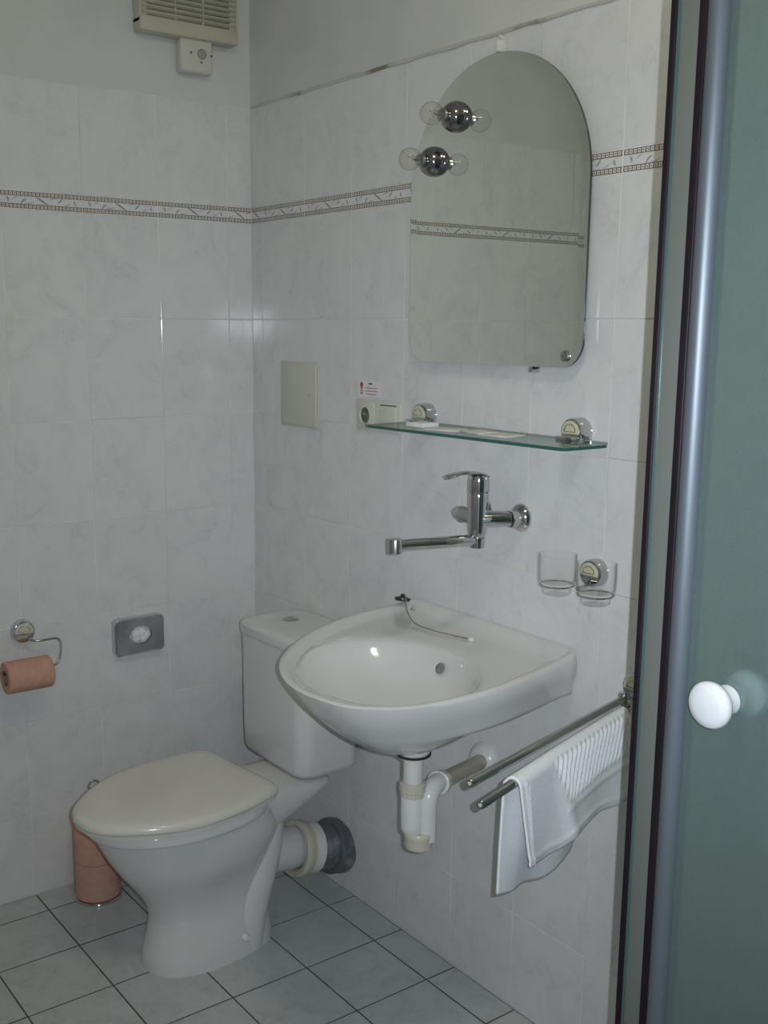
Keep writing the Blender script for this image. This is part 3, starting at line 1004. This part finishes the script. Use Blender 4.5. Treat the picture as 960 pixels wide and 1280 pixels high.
# things lying on the shelf
bm = B(); box(bm, (-0.096, -0.838, ZS + 0.0028 + 0.0045), (0.046, 0.052, 0.009), 0.0015, rot=Matrix.Rotation(0.05, 3, 'Z'))
tag(obj('soap_bar', bm, WHITEP), 'small white wrapped soap bar at the left clamp of the shelf', 'soap')
sach = [((-0.108, -0.925, 0.3), (0.052, 0.075), 'flat pale sachet lying on the shelf next to the soap bar'),
        ((-0.085, -1.000, -0.2), (0.050, 0.070), 'flat pale sachet lying mid shelf, the middle of three'),
        ((-0.092, -1.075, 0.1), (0.056, 0.060), 'flat pale sachet on the shelf nearest to the right clamp')]
for (x, y, a), (sx, sy), lab in sach:
    bm = B()
    box(bm, (x, y, ZS + 0.0028 + 0.0016), (sx, sy, 0.0032), 0.0008, rot=Matrix.Rotation(a, 3, 'Z'))
    tag(obj('sachet', bm, WRAP), lab, 'sachet', 'sachets on the glass shelf')

# ------------------------------------------------------------------ mirror
mir = thing('mirror', 'large round topped mirror hanging on the wall above the glass shelf', 'mirror', (0, -0.947, 1.38))
MY0, MY1, MZ0, MZS, MX = -0.697, -1.199, 1.382, 1.722, -0.021
MC = (MY0 + MY1) / 2
MR = abs(MY1 - MY0) / 2
def arch(d, x):
    """outline inset by d in the plane x"""
    r, pts = MR - d, []
    for k in range(41):
        a = PI * k / 40
        pts.append(Vector((x, MC - r * math.cos(a), MZS + r * math.sin(a) * (0.250 - d) / (MR - d))))
    cr = 0.052 - d * 0.7
    for cy, a0 in ((MC + MR - 0.052 + d * 0 - 0, 0), (MC - MR + 0.052, 1)):
        pass
    zb = MZ0 + d
    y1, y0 = MC - r, MC + r
    # from right side (MC + r is left in the photo) down and around
    for cyc, sgn in ((y0 - cr, 1), (y1 + cr, -1)):
        for k in range(9):
            a = PI / 2 * k / 8
            if sgn > 0:
                pts.append(Vector((x, cyc + cr * math.cos(a), zb + cr - cr * math.sin(a))))
            else:
                pts.append(Vector((x, cyc - cr * math.sin(a), zb + cr - cr * math.cos(a))))
    return pts
bm = B()
a0, a1, a2, a3 = arch(0, MX + 0.006), arch(0, MX + 0.0006), arch(0.020, MX), arch(0.020, MX)
rs = [[bm.verts.new(p) for p in a] for a in (arch(0, MX + 0.006), arch(0, MX + 0.0005), arch(0.0205, MX))]
n = len(rs[0])
for q in range(2):
    for i in range(n):
        j = (i + 1) % n
        f = bm.faces.new((rs[q][i], rs[q][j], rs[q + 1][j], rs[q + 1][i]))
        f.material_index = 1 if q == 0 else 0
bm.faces.new(rs[2]); bm.faces.new(list(reversed(rs[0]))).material_index = 1
obj('mirror_glass', bm, [MIRROR, MEDGE], mir, 0, world=True)
bm = B()
rs_ = [arch(0.03, MX + 0.006), arch(0.03, -0.0005)]
loft(bm, rs_)
obj('backing', bm, DARKV, mir, 0, world=True)
bm = B()
box(bm, (-0.014, MC - 0.005, 1.984), (0.022, 0.012, 0.022), 0.002)
lathe(bm, [(0.003, 0), (0.003, 0.02)], (-0.002, MC - 0.008, 1.996), (-1, 0, 0.3), 10)
obj('top_hook', bm, PVC, mir, world=True)
bm = B(); lathe(bm, [(0.0105, 0), (0.0105, 0.003), (0.008, 0.005), (0.004, 0.0055), (0, 0.004)], (MX, -1.158, 1.404), (-1, 0, 0), 24)
obj('screw_cap', bm, SATIN, mir, world=True)
bm = B(); lathe(bm, [(0.006, 0), (0.0062, 0.018), (0.005, 0.022), (0, 0.0235)], (-0.002, -1.071, 1.376), (-1, 0, 0), 18)
obj('bottom_clip', bm, CHROME, mir, world=True)

# two small bulb lamps on the mirror
def bulb_lamp():
    t = thing('mirror_lamp', 'upper of the two chrome bulb lamps on the mirror', 'lamp', (MX, -0.838, 1.871), 0, 'bulb lamps on the mirror')
    bm = B(); lathe(bm, [(0.0300, 0), (0.0305, 0.004), (0.0290, 0.012), (0.0245, 0.021), (0.017, 0.027), (0.012, 0.0285)], (0, 0, 0), (-1, 0, 0), 36)
    obj('cup', bm, SMOKE, t)
    bm = B(); lathe(bm, [(0.012, 0.026), (0.0135, 0.029), (0.0135, 0.040), (0.011, 0.0415)], (0, 0, 0), (-1, 0, 0), 28)
    so = obj('socket', bm, SATIN, t)
    bm = B()
    prof = [(0.0095, 0.040)]
    for k in range(3, 25):
        a = PI * k / 24
        prof.append((0.0225 * math.sin(a), 0.065 - 0.0225 * math.cos(a)))
    lathe(bm, prof, (0, 0, 0), (-1, 0, 0), 32)
    g_ = obj('bulb', bm, BULBG, t, 80)
    bm = B()
    lathe(bm, [(0.0028, 0.041), (0.002, 0.055), (0.0012, 0.058)], (0, 0, 0), (-1, 0, 0), 10)
    tube(bm, [(-0.05, 0.006, 0.004), (-0.064, 0.008, 0.005), (-0.066, 0.003, 0.007), (-0.065, -0.003, 0.007), (-0.064, -0.008, 0.005), (-0.05, -0.006, 0.004)], 0.0005, 5)
    obj('filament', bm, SATIN, g_)
    return t
bl = bulb_lamp()
b2 = copy_tree(bl)
b2.location = (MX, -0.772, 1.792)
b2['label'] = 'lower of the two chrome bulb lamps on the mirror'

# ------------------------------------------------------------------ tumblers in their holder
CZ = 0.9705
hold = thing('tumbler_holder', 'chrome wall holder carrying two glass tumblers', 'holder', (0, -1.262, 1.0))
ro = fitting(hold, (0, -1.2425, 1.006), (-1, 0, 0), 0.0265, 0.024)
bm = B()
tube(bm, [(-0.02, -1.2425, 0.992), (-0.044, -1.255, 0.988), (-0.074, -1.262, 0.988)], 0.004, 10)
obj('stem', bm, CHROME, hold, world=True)
CUPS = ((-0.080, -1.2155), (-0.080, -1.3095))
for x, y in CUPS:
    bm = B()
    tube(bm, [(x + 0.0315 * math.cos(a), y + 0.0315 * math.sin(a), 0.988) for a in (2 * PI * k / 32 for k in range(33))], 0.0015, 8, cap=False)
    obj('ring', bm, CHROME, hold, world=True)
CUP_PROF = [(0.0, 0.0), (0.022, 0.0), (0.0255, 0.003), (0.0265, 0.010), (0.0275, 0.0165), (0.0335, 0.020), (0.0348, 0.026), (0.0358, 0.050), (0.0352, 0.0755),
            (0.0336, 0.0755), (0.0340, 0.050), (0.0328, 0.027), (0.028, 0.022), (0.0, 0.021)]
tum = []
for i, (x, y) in enumerate(CUPS):
    if i == 0:
        bm = B(); lathe(bm, CUP_PROF, (0, 0, 0), seg=44)
        o = obj('tumbler', bm, GLASS, None, 35)
    else:
        o = tum[0].copy(); COL.objects.link(o)
    o.location = (x, y, CZ)
    tag(o, ('clear glass tumbler in the holder, the one nearer the basin', 'clear glass tumbler in front of the chrome holder rosette, nearer the shower')[i], 'tumbler', 'tumblers in the wall holder')
    tum.append(o)

# ------------------------------------------------------------------ towel rail and towel
rail = thing('towel_rail', 'chrome double arm swivel towel rail beside the shower', 'rail', (0, -1.365, 0.79))
fitting(rail, (0, -1.357, 0.815), (-1, 0, 0), 0.027, 0.022)
bm = B()
box(bm, (-0.032, -1.358, 0.795), (0.030, 0.024, 0.012), 0.003)
lathe(bm, [(0.008, 0), (0.008, 0.05)], (-0.046, -1.358, 0.762), seg=20)
obj('bracket', bm, CHROME, rail, world=True)
RA = [(Vector((-0.046, -1.357, 0.800)), Vector((-0.520, -1.470, 0.800))), (Vector((-0.046, -1.360, 0.778)), Vector((-0.527, -1.501, 0.780)))]
for p, q in RA:
    d = (q - p).normalized()
    bm = B()
    tube(bm, [p, q, q + d * 0.002], [0.0074, 0.0074, 0.006], 18)
    lathe(bm, [(0.010, -0.010), (0.0105, -0.008), (0.0105, 0.008), (0.010, 0.010)], p, (0, 0, 1), 18)
    a = obj('arm', bm, SATIN, rail, 40, world=True)
    bm = B(); lathe(bm, [(0.0030, 0), (0.0030, 0.0025)], q, d, 12)
    obj('arm_tip', bm, IVORY2, a, world=True)

# towel: one cloth hung over the lower arm
p, q = RA[1]
dv = Vector((q.x - p.x, q.y - p.y, 0)).normalized()
nv = Vector((-dv.y, dv.x, 0))                       # toward the camera side
T0, T1 = 0.012, 0.408
bm = B()
NT_, NZ = 170, 40
def lerp_tab(tab, x):
    for (a, ya), (b, yb) in zip(tab, tab[1:]):
        if x <= b:
            k = (x - a) / (b - a)
            k = k * k * (3 - 2 * k)
            return ya + (yb - ya) * k
    return tab[-1][1]
front_bot = [(0.0, 0.622), (0.05, 0.628), (0.157, 0.641), (0.24, 0.642), (0.285, 0.633), (0.336, 0.636), (0.42, 0.645)]
back_bot = [(0.0, 0.60), (0.11, 0.590), (0.16, 0.560), (0.24, 0.553), (0.35, 0.578), (0.43, 0.594)]
ztop = 0.7885
grid = []
for i in range(NT_ + 1):
    t_ = T0 + (T1 - T0) * i / NT_
    tf = min(t_, 0.398) if False else t_
    col_ = []
    zb, zf = lerp_tab(back_bot, t_), lerp_tab(front_bot, t_)
    # back sheet, bottom to top
    for k in range(NZ + 1):
        s = k / NZ
        z = zb + (ztop - 0.010 - zb) * s
        off = -0.012 - 0.010 * (1 - s) + 0.003 * math.sin(t_ * 38 + 2 * s)
        col_.append((t_, off, z))
    for k in range(1, 8):
        a = PI * k / 8
        col_.append((t_, -0.0115 * math.cos(a), ztop - 0.010 + 0.0105 * math.sin(a)))
    for k in range(NZ + 1):
        s = k / NZ
        z = ztop - 0.010 + (zf - ztop + 0.010) * s
        h = ztop - z
        tt = t_ - 0.018 * s * max(0, (t_ - 0.30) / 0.12)      # the front hem swings back a little
        off = 0.0125 + 0.011 * s + 0.004 * math.sin(t_ * 30 + 1.0) * s
        # ribbed field: slanting ribs fading out toward the plain hem band and the plain edge
        ph = (t_ - 0.55 * h) * 2 * PI / 0.0165
        lim = 0.305 - 0.55 * max(0, h - 0.012)
        wgt = max(0, min(1, (lim - t_) / 0.02)) * max(0, min(1, (0.080 - h + 0.05 * max(0, t_ - 0.1)) / 0.010))
        off += 0.0030 * wgt * math.sin(ph)
        # soft fold running down the plain part, and welts along the hems
        off += 0.006 * math.exp(-((t_ - 0.285 + 0.25 * h) / 0.02) ** 2) * min(1, s * 3)
        off += 0.0022 * math.exp(-((t_ - 0.392) / 0.004) ** 2) + 0.002 * math.exp(-((h - 0.094) / 0.005) ** 2) * (1 if t_ < 0.27 else 0)
        off += 0.0018 * math.exp(-((z - zf - 0.012) / 0.004) ** 2)
        col_.append((tt, off, z))
    grid.append([p + dv * a + nv * b + Vector((0, 0, c - p.z)) for a, b, c in col_])
R_ = [[bm.verts.new(v) for v in c] for c in grid]
for a, b in zip(R_, R_[1:]):
    for i in range(len(a) - 1):
        bm.faces.new((a[i], a[i + 1], b[i + 1], b[i]))
towel = obj('hand_towel', bm, TERRY, None, 180)
so = towel.modifiers.new('thick', 'SOLIDIFY'); so.thickness = 0.004; so.offset = 0
tag(towel, 'white ribbed hand towel hung over the lower arm of the towel rail', 'towel')
# stitched hem line down both free edges
bm = B()
for k in range(44):
    z = 0.648 + (0.775 - 0.648) * k / 43
    for off, tt in ((0.0205, 0.388),):
        c = p + dv * (tt - 0.012 * (0.79 - z) / 0.18) + nv * (0.0175 + 0.011 * (0.79 - z) / 0.18) + Vector((0, 0, z - p.z))
        box(bm, c, (0.006, 0.0016, 0.0016), 0, rot=Matrix.Rotation(math.atan2(dv.y, dv.x), 3, 'Z'))
obj('hem_stitching', bm, TERRY, towel, 0)

# ------------------------------------------------------------------ paper holder and roll on the back wall
ph = thing('paper_holder', 'chrome wire paper holder on the back wall', 'holder', (-0.675, 0, 0.68))
fitting(ph, (-0.675, 0, 0.7125), (0, -1, 0), 0.0285, 0.022)
bm = B()
wire = spline([(-0.668, -0.020, 0.694), (-0.655, -0.034, 0.690), (-0.630, -0.040, 0.690), (-0.604, -0.042, 0.690), (-0.594, -0.044, 0.682), (-0.596, -0.052, 0.660), (-0.606, -0.062, 0.636), (-0.622, -0.066, 0.629)], 6)
wire += [Vector((-0.70, -0.066, 0.629)), Vector((-0.745, -0.066, 0.629)), Vector((-0.760, -0.066, 0.633)), Vector((-0.772, -0.064, 0.640))]
tube(bm, wire, 0.0032, 12)
obj('wire_arm', bm, CHROME, ph, 60, world=True)
def roll_bm(r, rin, L, axis, o):
    bm = B()
    lathe(bm, [(rin, 0.001), (r - 0.003, 0.0), (r, 0.003), (r, L - 0.003), (r - 0.003, L), (rin, L - 0.001)], o, axis, 44, False, False)
    return bm
tp = thing('paper_roll', 'salmon toilet paper roll hanging on the wire holder', 'paper roll', (-0.742, -0.066, 0.618))
obj('paper', roll_bm(0.0395, 0.019, 0.112, (1, 0, 0), (-0.743, -0.066, 0.618)), PAPER, tp, world=True)
bm = B(); lathe(bm, [(0.019, 0.0), (0.019, 0.112), (0.0178, 0.112), (0.0178, 0.0)], (-0.743, -0.066, 0.618), (1, 0, 0), 32, False, False)
obj('core', bm, CARD, tp, world=True)
# spare rolls on a stand behind the toilet
SX, SY = -0.541, -0.094
st = thing('roll_stand', 'chrome spare roll stand with a looped top on the floor behind the toilet', 'stand', (SX, SY, 0))
bm = B(); lathe(bm, [(0.059, 0), (0.061, 0.002), (0.061, 0.006), (0.057, 0.008)], (SX, SY, 0), seg=40)
obj('base', bm, CHROME, st, world=True)
bm = B()
loop = [Vector((SX + 0.014 * math.cos(a), SY, 0.302 + 0.014 * math.sin(a))) for a in (-PI / 2 + 2 * PI * k / 22 for k in range(23))]
tube(bm, [Vector((SX, SY, 0.006)), Vector((SX, SY, 0.286))], 0.003, 10)
tube(bm, loop, 0.003, 10)
obj('rod', bm, CHROME, st, world=True)
for k, lab in enumerate(('salmon paper roll at the bottom of the stand, resting on its chrome base', 'salmon paper roll on top of another one, half hidden by the toilet')):
    z0 = 0.0085 + 0.0985 * k
    t = thing('spare_paper_roll', lab, 'paper roll', (SX, SY, z0), 0, 'spare paper rolls on the stand')
    obj('paper', roll_bm(0.0585, 0.02, 0.098, (0, 0, 1), (0, 0, 0)), PAPER, t)
    bm = B(); lathe(bm, [(0.02, 0.0), (0.02, 0.098), (0.0188, 0.098), (0.0188, 0.0)], seg=28, cap0=False, cap1=False)
    obj('core', bm, CARD, t)

# ------------------------------------------------------------------ bag dispenser
dp = thing('bag_dispenser', 'shallow chrome dispenser box with a round opening on the back wall', 'dispenser', (-0.37, 0, 0.595))
DX_, DZ_ = (-0.447 - 0.297) / 2 + 0.004, 0.653
DW, DH, DD = 0.140, 0.098, 0.024
bm = B()
ND = 48
def polar_rect(d, r=0.0055):
    """rounded rectangle outline sampled evenly by angle"""
    hw, hh = DW / 2 - d, DH / 2 - d
    res = []
    for i in range(ND):
        a = 2 * PI * i / ND
        ca, sa = math.cos(a), math.sin(a)
        k = (abs(ca / hw) ** 14 + abs(sa / hh) ** 14) ** (-1 / 14)
        res.append((DX_ + k * ca, DZ_ + k * sa))
    return res
hole = [(DX_ + 0.002 + 0.031 * math.cos(2 * PI * i / ND), DZ_ + 0.001 + 0.025 * math.sin(2 * PI * i / ND)) for i in range(ND)]
def P3(pts, y):
    return [Vector((a[0], y, a[1])) for a in pts]
o2 = polar_rect(0.0)
ins = polar_rect
loft(bm, [P3(o2, 0.0), P3(o2, -DD + 0.002), P3(ins(0.002), -DD), P3(ins(0.005), -DD)], cap1=False)
obj('case', bm, CHROME, dp, 30, world=True)
bm = B()
loft(bm, [P3(ins(0.005), -DD), P3(hole, -DD), P3(hole, -DD + 0.010)], cap0=False, cap1=False)
obj('face_plate', bm, DISPM, dp, 30, world=True)
bm = B()
loft(bm, [P3(hole, -DD + 0.009), P3([(DX_ + (a - DX_) * 0.8, DZ_ + (b - DZ_) * 0.8) for a, b in hole], -DD + 0.006)], cap0=False)
for k in range(5):
    a = k * 1.3
    lathe(bm, [(0.015, 0), (0.0135, 0.007), (0.007, 0.012), (0, 0.013)], (DX_ + 0.002 + 0.014 * math.cos(a), -DD + 0.004, DZ_ + 0.008 * math.sin(a)), (0.2 * math.cos(a), -1, 0.2 * math.sin(a)), 10)
obj('bag_tuft', bm, WHITEP, dp, 60, world=True)

# ------------------------------------------------------------------ access panel, sticker, socket on the right wall
ap = thing('access_panel', 'square cream plastic access panel set in the tiles left of the sockets', 'panel', (0, -0.235, 1.2))
bm = B(); box(bm, (-0.0025, -0.2345, 1.2825), (0.005, 0.174, 0.166), 0.0015)
obj('panel_frame', bm, PANELM, ap, world=True)
bm = B(); box(bm, (-0.0065, -0.236, 1.2825), (0.005, 0.164, 0.156), 0.0015, rot=Matrix.Rotation(-0.015, 3, 'Z'))
dr_ = obj('panel_door', bm, PANELM, ap, world=True)
bm = B(); box(bm, (-0.0100, -0.292, 1.283), (0.003, 0.018, 0.006), 0.0008)
obj('latch', bm, FANM, dr_, world=True)

stk = thing('warning_sticker', 'small white sticker with red lines above the socket', 'sticker', (-0.0005, -0.5275, 1.294))
bm = B(); box(bm, (-0.0006, -0.5275, 1.311), (0.0008, 0.086, 0.036), 0)
obj('sticker_sheet', bm, WHITEP, stk, 0, world=True)
bm = B()
for z, w_ in ((1.3135, 0.046), (1.3065, 0.048), (1.2995, 0.042)):
    nseg = 7
    for k in range(nseg):                       # print too small to read: broken dashes
        ww = w_ / nseg * (0.78 + 0.12 * ((k * 7) % 3 - 1))
        box(bm, (-0.00115, -0.513 - (k + 0.5) * w_ / nseg, z), (0.0003, ww, 0.0021))
lathe(bm, [(0.0062, 0), (0.0062, 0.0004)], (-0.001, -0.4985, 1.3205), (-1, 0, 0), 20)
box(bm, (-0.00115, -0.4985, 1.3125), (0.0003, 0.006, 0.006))
obj('red_print', bm, REDINK, stk, 0, world=True)
bm = B()
box(bm, (-0.00115, -0.4955, 1.3035), (0.0003, 0.0025, 0.010)); box(bm, (-0.00115, -0.5015, 1.3035), (0.0003, 0.0025, 0.010))
box(bm, (-0.00115, -0.4985, 1.2995), (0.0003, 0.0085, 0.0018))
box(bm, (-0.0016, -0.4985, 1.3215), (0.0003, 0.0025, 0.006))
obj('grey_print', bm, GREYINK, stk, 0, world=True)['kind'] = 'stuff'
bm = B(); box(bm, (-0.00115, -0.533, 1.3235), (0.0003, 0.014, 0.004))
obj('heading_print', bm, GREYINK, stk, 0, world=True)

sw = thing('socket_switch', 'ivory double frame with socket and rocker switch behind the shelf', 'socket', (0, -0.572, 1.21))
bm = B(); box(bm, (-0.004, -0.5695, 1.2505), (0.008, 0.168, 0.072), 0.003)
obj('frame_plate', bm, IVORY, sw, world=True)
bm = B()
box(bm, (-0.0085, -0.5285, 1.2505), (0.004, 0.062, 0.058), 0.0015)
lathe(bm, [(0.0205, 0.0), (0.0215, 0.001), (0.0215, 0.004), (0.0195, 0.0045), (0.019, -0.001), (0, -0.0015)], (-0.0105, -0.5285, 1.2505), (-1, 0, 0), 36)
sk = obj('socket_insert', bm, IVORY, sw, 30, world=True)
bm = B()
for dy in (-0.0095, 0.0095):
    lathe(bm, [(0.0026, 0), (0.0026, 0.0006)], (-0.0098, -0.5285 + dy, 1.2505), (-1, 0, 0), 12)
lathe(bm, [(0.0032, 0), (0.0032, 0.010), (0.002, 0.012)], (-0.0095, -0.5285, 1.2615), (-1, 0, 0), 12)
obj('socket_holes', bm, DARKV, sk, world=True)
bm = B(); box(bm, (-0.0095, -0.611, 1.2490), (0.005, 0.060, 0.054), 0.0015, rot=Matrix.Rotation(0.03, 3, 'Y'))
rk = obj('rocker', bm, IVORY, sw, world=True)
bm = B(); box(bm, (-0.0086, -0.611, 1.2780), (0.0012, 0.058, 0.0022))
obj('rocker_gap', bm, DARKV, sw, 0, world=True)

# ------------------------------------------------------------------ extractor fan and its sensor box
fan = thing('extractor_fan', 'yellowed louvred extractor fan high on the back wall', 'fan', (-0.19, 0, 2.29))
FX0, FX1, FZ0, FZ1, FD = -0.327, -0.056, 2.150, 2.425, 0.045
bm = B()
fr = 0.030
def slab(x0, x1, z0, z1, y0, y1, bev=0.004):
    box(bm, ((x0 + x1) / 2, (y0 + y1) / 2, (z0 + z1) / 2), (x1 - x0, abs(y1 - y0), z1 - z0), bev)
slab(FX0, FX1, FZ0, FZ0 + 0.036, -FD, 0, 0.007)
slab(FX0, FX1, FZ1 - 0.02, FZ1, -FD, 0, 0.007)
slab(FX0, FX0 + 0.006, FZ0 + 0.02, FZ1 - 0.01, -FD + 0.006, 0, 0.002)
slab(FX1 - 0.006, FX1, FZ0 + 0.02, FZ1 - 0.01, -FD + 0.006, 0, 0.002)
obj('housing', bm, FANM, fan, 40, world=True)
bm = B()
box(bm, ((FX0 + FX1) / 2 + 0.002, -0.006, (FZ0 + FZ1) / 2 + 0.01), (FX1 - FX0 - 0.052, 0.010, FZ1 - FZ0 - 0.06))
obj('dark_duct', bm, DARKV, fan, 0, world=True)
bm = B()
for x in (FX0 + 0.013, FX1 - 0.013):
    box(bm, (x, -0.02, (FZ0 + FZ1) / 2 + 0.01), (0.018, 0.03, FZ1 - FZ0 - 0.05), 0.002)
for x in (FX0 + 0.097, FX0 + 0.173):
    box(bm, (x, -0.030, (FZ0 + FZ1) / 2 + 0.01), (0.003, 0.016, FZ1 - FZ0 - 0.05))
obj('inner_frame', bm, FANM, fan, 40, world=True)
z = FZ0 + 0.043
sl0 = None
while z < FZ1 - 0.022:
    if sl0 is None:
        bm = B()
        box(bm, (0, 0, 0), (FX1 - FX0 - 0.008, 0.016, 0.0028), 0.001, rot=Matrix.Rotation(math.radians(-28), 3, 'X'))
        sl0 = obj('slat', bm, FANM, fan, 40)
        s_ = sl0
    else:
        s_ = sl0.copy(); COL.objects.link(s_)
        s_.parent = fan
    s_.location = Vector(((FX0 + FX1) / 2, -FD + 0.010, z)) - fan.location
    z += 0.0122

sb = thing('sensor_box', 'small ivory motion sensor box under the extractor fan', 'sensor', (-0.166, 0, 2.12))
bm = B(); box(bm, (-0.170, -0.017, 2.113), (0.090, 0.034, 0.080), 0.008, 3)
obj('box', bm, IVORY, sb, 40, world=True)
bm = B(); lathe(bm, [(0.0125, 0), (0.0125, 0.002), (0.010, 0.005), (0.005, 0.0065), (0, 0.007)], (-0.158, -0.0335, 2.118), (0, -1, 0), 28)
obj('sensor_lens', bm, LENS, sb, world=True)
for x, z in ((-0.188, 2.119), (-0.131, 2.117), (-0.160, 2.099)):
    bm = B(); lathe(bm, [(0.0028, 0), (0.0028, 0.0012), (0, 0.0014)], (x, -0.0335, z), (0, -1, 0), 12)
    obj('screw', bm, DARKV, sb, world=True)

# ------------------------------------------------------------------ shower cabin
PX, PY = -0.6, -1.820                  # outer corner of the cabin
YE, ZB, ZTOP = -2.64, 0.13, 2.08
sh_ = thing('shower_cabin', 'corner shower cabin with frosted glass door and white knob', 'shower', (-0.3, -2.2, 0))
bm = B(); box(bm, (-0.302, (PY + YE) / 2, 0.065), (0.592, PY - YE, 0.13), 0.012)
obj('tray', bm, TRAYM, sh_, world=True)
def bar(name, y0, y1, x0, x1, m_, r=0.002, z0=ZB, z1=ZTOP, seg=3):
    bm = B(); box(bm, ((x0 + x1) / 2, (y0 + y1) / 2, (z0 + z1) / 2), (x1 - x0, abs(y1 - y0), z1 - z0), r, seg)
    return obj(name, bm, m_, sh_, 40, world=True)
bar('corner_gasket', PY, PY - 0.0085, PX - 0.002, PX + 0.02, GASKET)
bar('fixed_glass', PY - 0.0085, PY - 0.0395, PX, PX + 0.006, STRIPG)
bar('glass_edge', PY - 0.0085, PY - 0.0125, PX - 0.001, PX + 0.003, TEAL, 0.0005)
bar('corner_post', PY - 0.006, PY - 0.030, PX + 0.010, PX + 0.034, ALU)
bar('door_gasket', PY - 0.0375, PY - 0.0475, PX - 0.006, PX + 0.012, GASKET)
bm = B()                                # rounded aluminium stile of the door
prof = [Vector((PX - 0.004 - 0.010 * math.sin(PI * k / 12) ** 0.8, PY - 0.0475 - 0.025 * k / 12, 0)) for k in range(13)]
prof += [Vector((PX + 0.012, PY - 0.0725, 0)), Vector((PX + 0.012, PY - 0.0475, 0))]
loft(bm, [[v + Vector((0, 0, ZB + 0.03)) for v in prof], [v + Vector((0, 0, ZTOP - 0.03)) for v in prof]])
obj('door_stile', bm, ALU, sh_, 35, world=True)
def etched(name, y0, y1, x0, x1, nrm):
    bm = B(); box(bm, ((x0 + x1) / 2, (y0 + y1) / 2, (ZB + ZTOP) / 2), (abs(x1 - x0), abs(y1 - y0), ZTOP - ZB - 0.06))
    bm.faces.ensure_lookup_table()
    bmesh.ops.recalc_face_normals(bm, faces=bm.faces)
    for f in bm.faces:
        d = f.normal.dot(Vector(nrm))
        f.material_index = 0 if d > 0.5 else (1 if d < -0.5 else 2)
    return obj(name, bm, [FROST, GLASS, TEAL], sh_, 0, world=True)
door = etched('door_panel', PY - 0.071, YE + 0.03, PX - 0.002, PX + 0.004, (-1, 0, 0))
etched('front_panel', PY - 0.012, PY - 0.018, PX + 0.03, -0.03, (0, 1, 0))
bar('wall_profile', PY - 0.004, PY - 0.028, -0.032, -0.001, ALU)
for nm, z0, z1 in (('top_rail', ZTOP - 0.03, ZTOP), ('bottom_rail', ZB, ZB + 0.03)):
    bm = B()
    box(bm, (PX + 0.008, (PY - 0.005 + YE) / 2, (z0 + z1) / 2), (0.03, PY - 0.005 - YE, z1 - z0), 0.003)
    box(bm, (PX / 2, PY - 0.017, (z0 + z1) / 2), (-PX, 0.026, z1 - z0), 0.003)
    obj(nm, bm, ALU, sh_, 40, world=True)
KY, KZ = -1.942, 1.083
bm = B(); lathe(bm, [(0.0155, 0.0), (0.0150, 0.003), (0.0135, 0.007), (0.0145, 0.014), (0.018, 0.019), (0.0225, 0.0225), (0.0245, 0.027), (0.0242, 0.031), (0.0215, 0.0345), (0.014, 0.0368), (0.0, 0.0378)], (PX - 0.0035, KY, KZ), (-1, 0, 0), 44)
kn = obj('knob', bm, PORC, door, 60, world=True)
bm = B(); lathe(bm, [(0.0155, 0.0), (0.0150, 0.003), (0.0135, 0.007), (0.0145, 0.014), (0.018, 0.019), (0.0225, 0.0225), (0.0245, 0.027), (0.0242, 0.031), (0.0215, 0.0345), (0.014, 0.0368), (0.0, 0.0378)], (PX + 0.0055, KY, KZ), (1, 0, 0), 44)
obj('knob', bm, PORC, door, 60, world=True)
bm = B(); lathe(bm, [(0.0175, 0), (0.0175, 0.002)], (PX - 0.002, KY, KZ), (-1, 0, 0), 36)
obj('knob_washer', bm, GLASS, door, world=True)
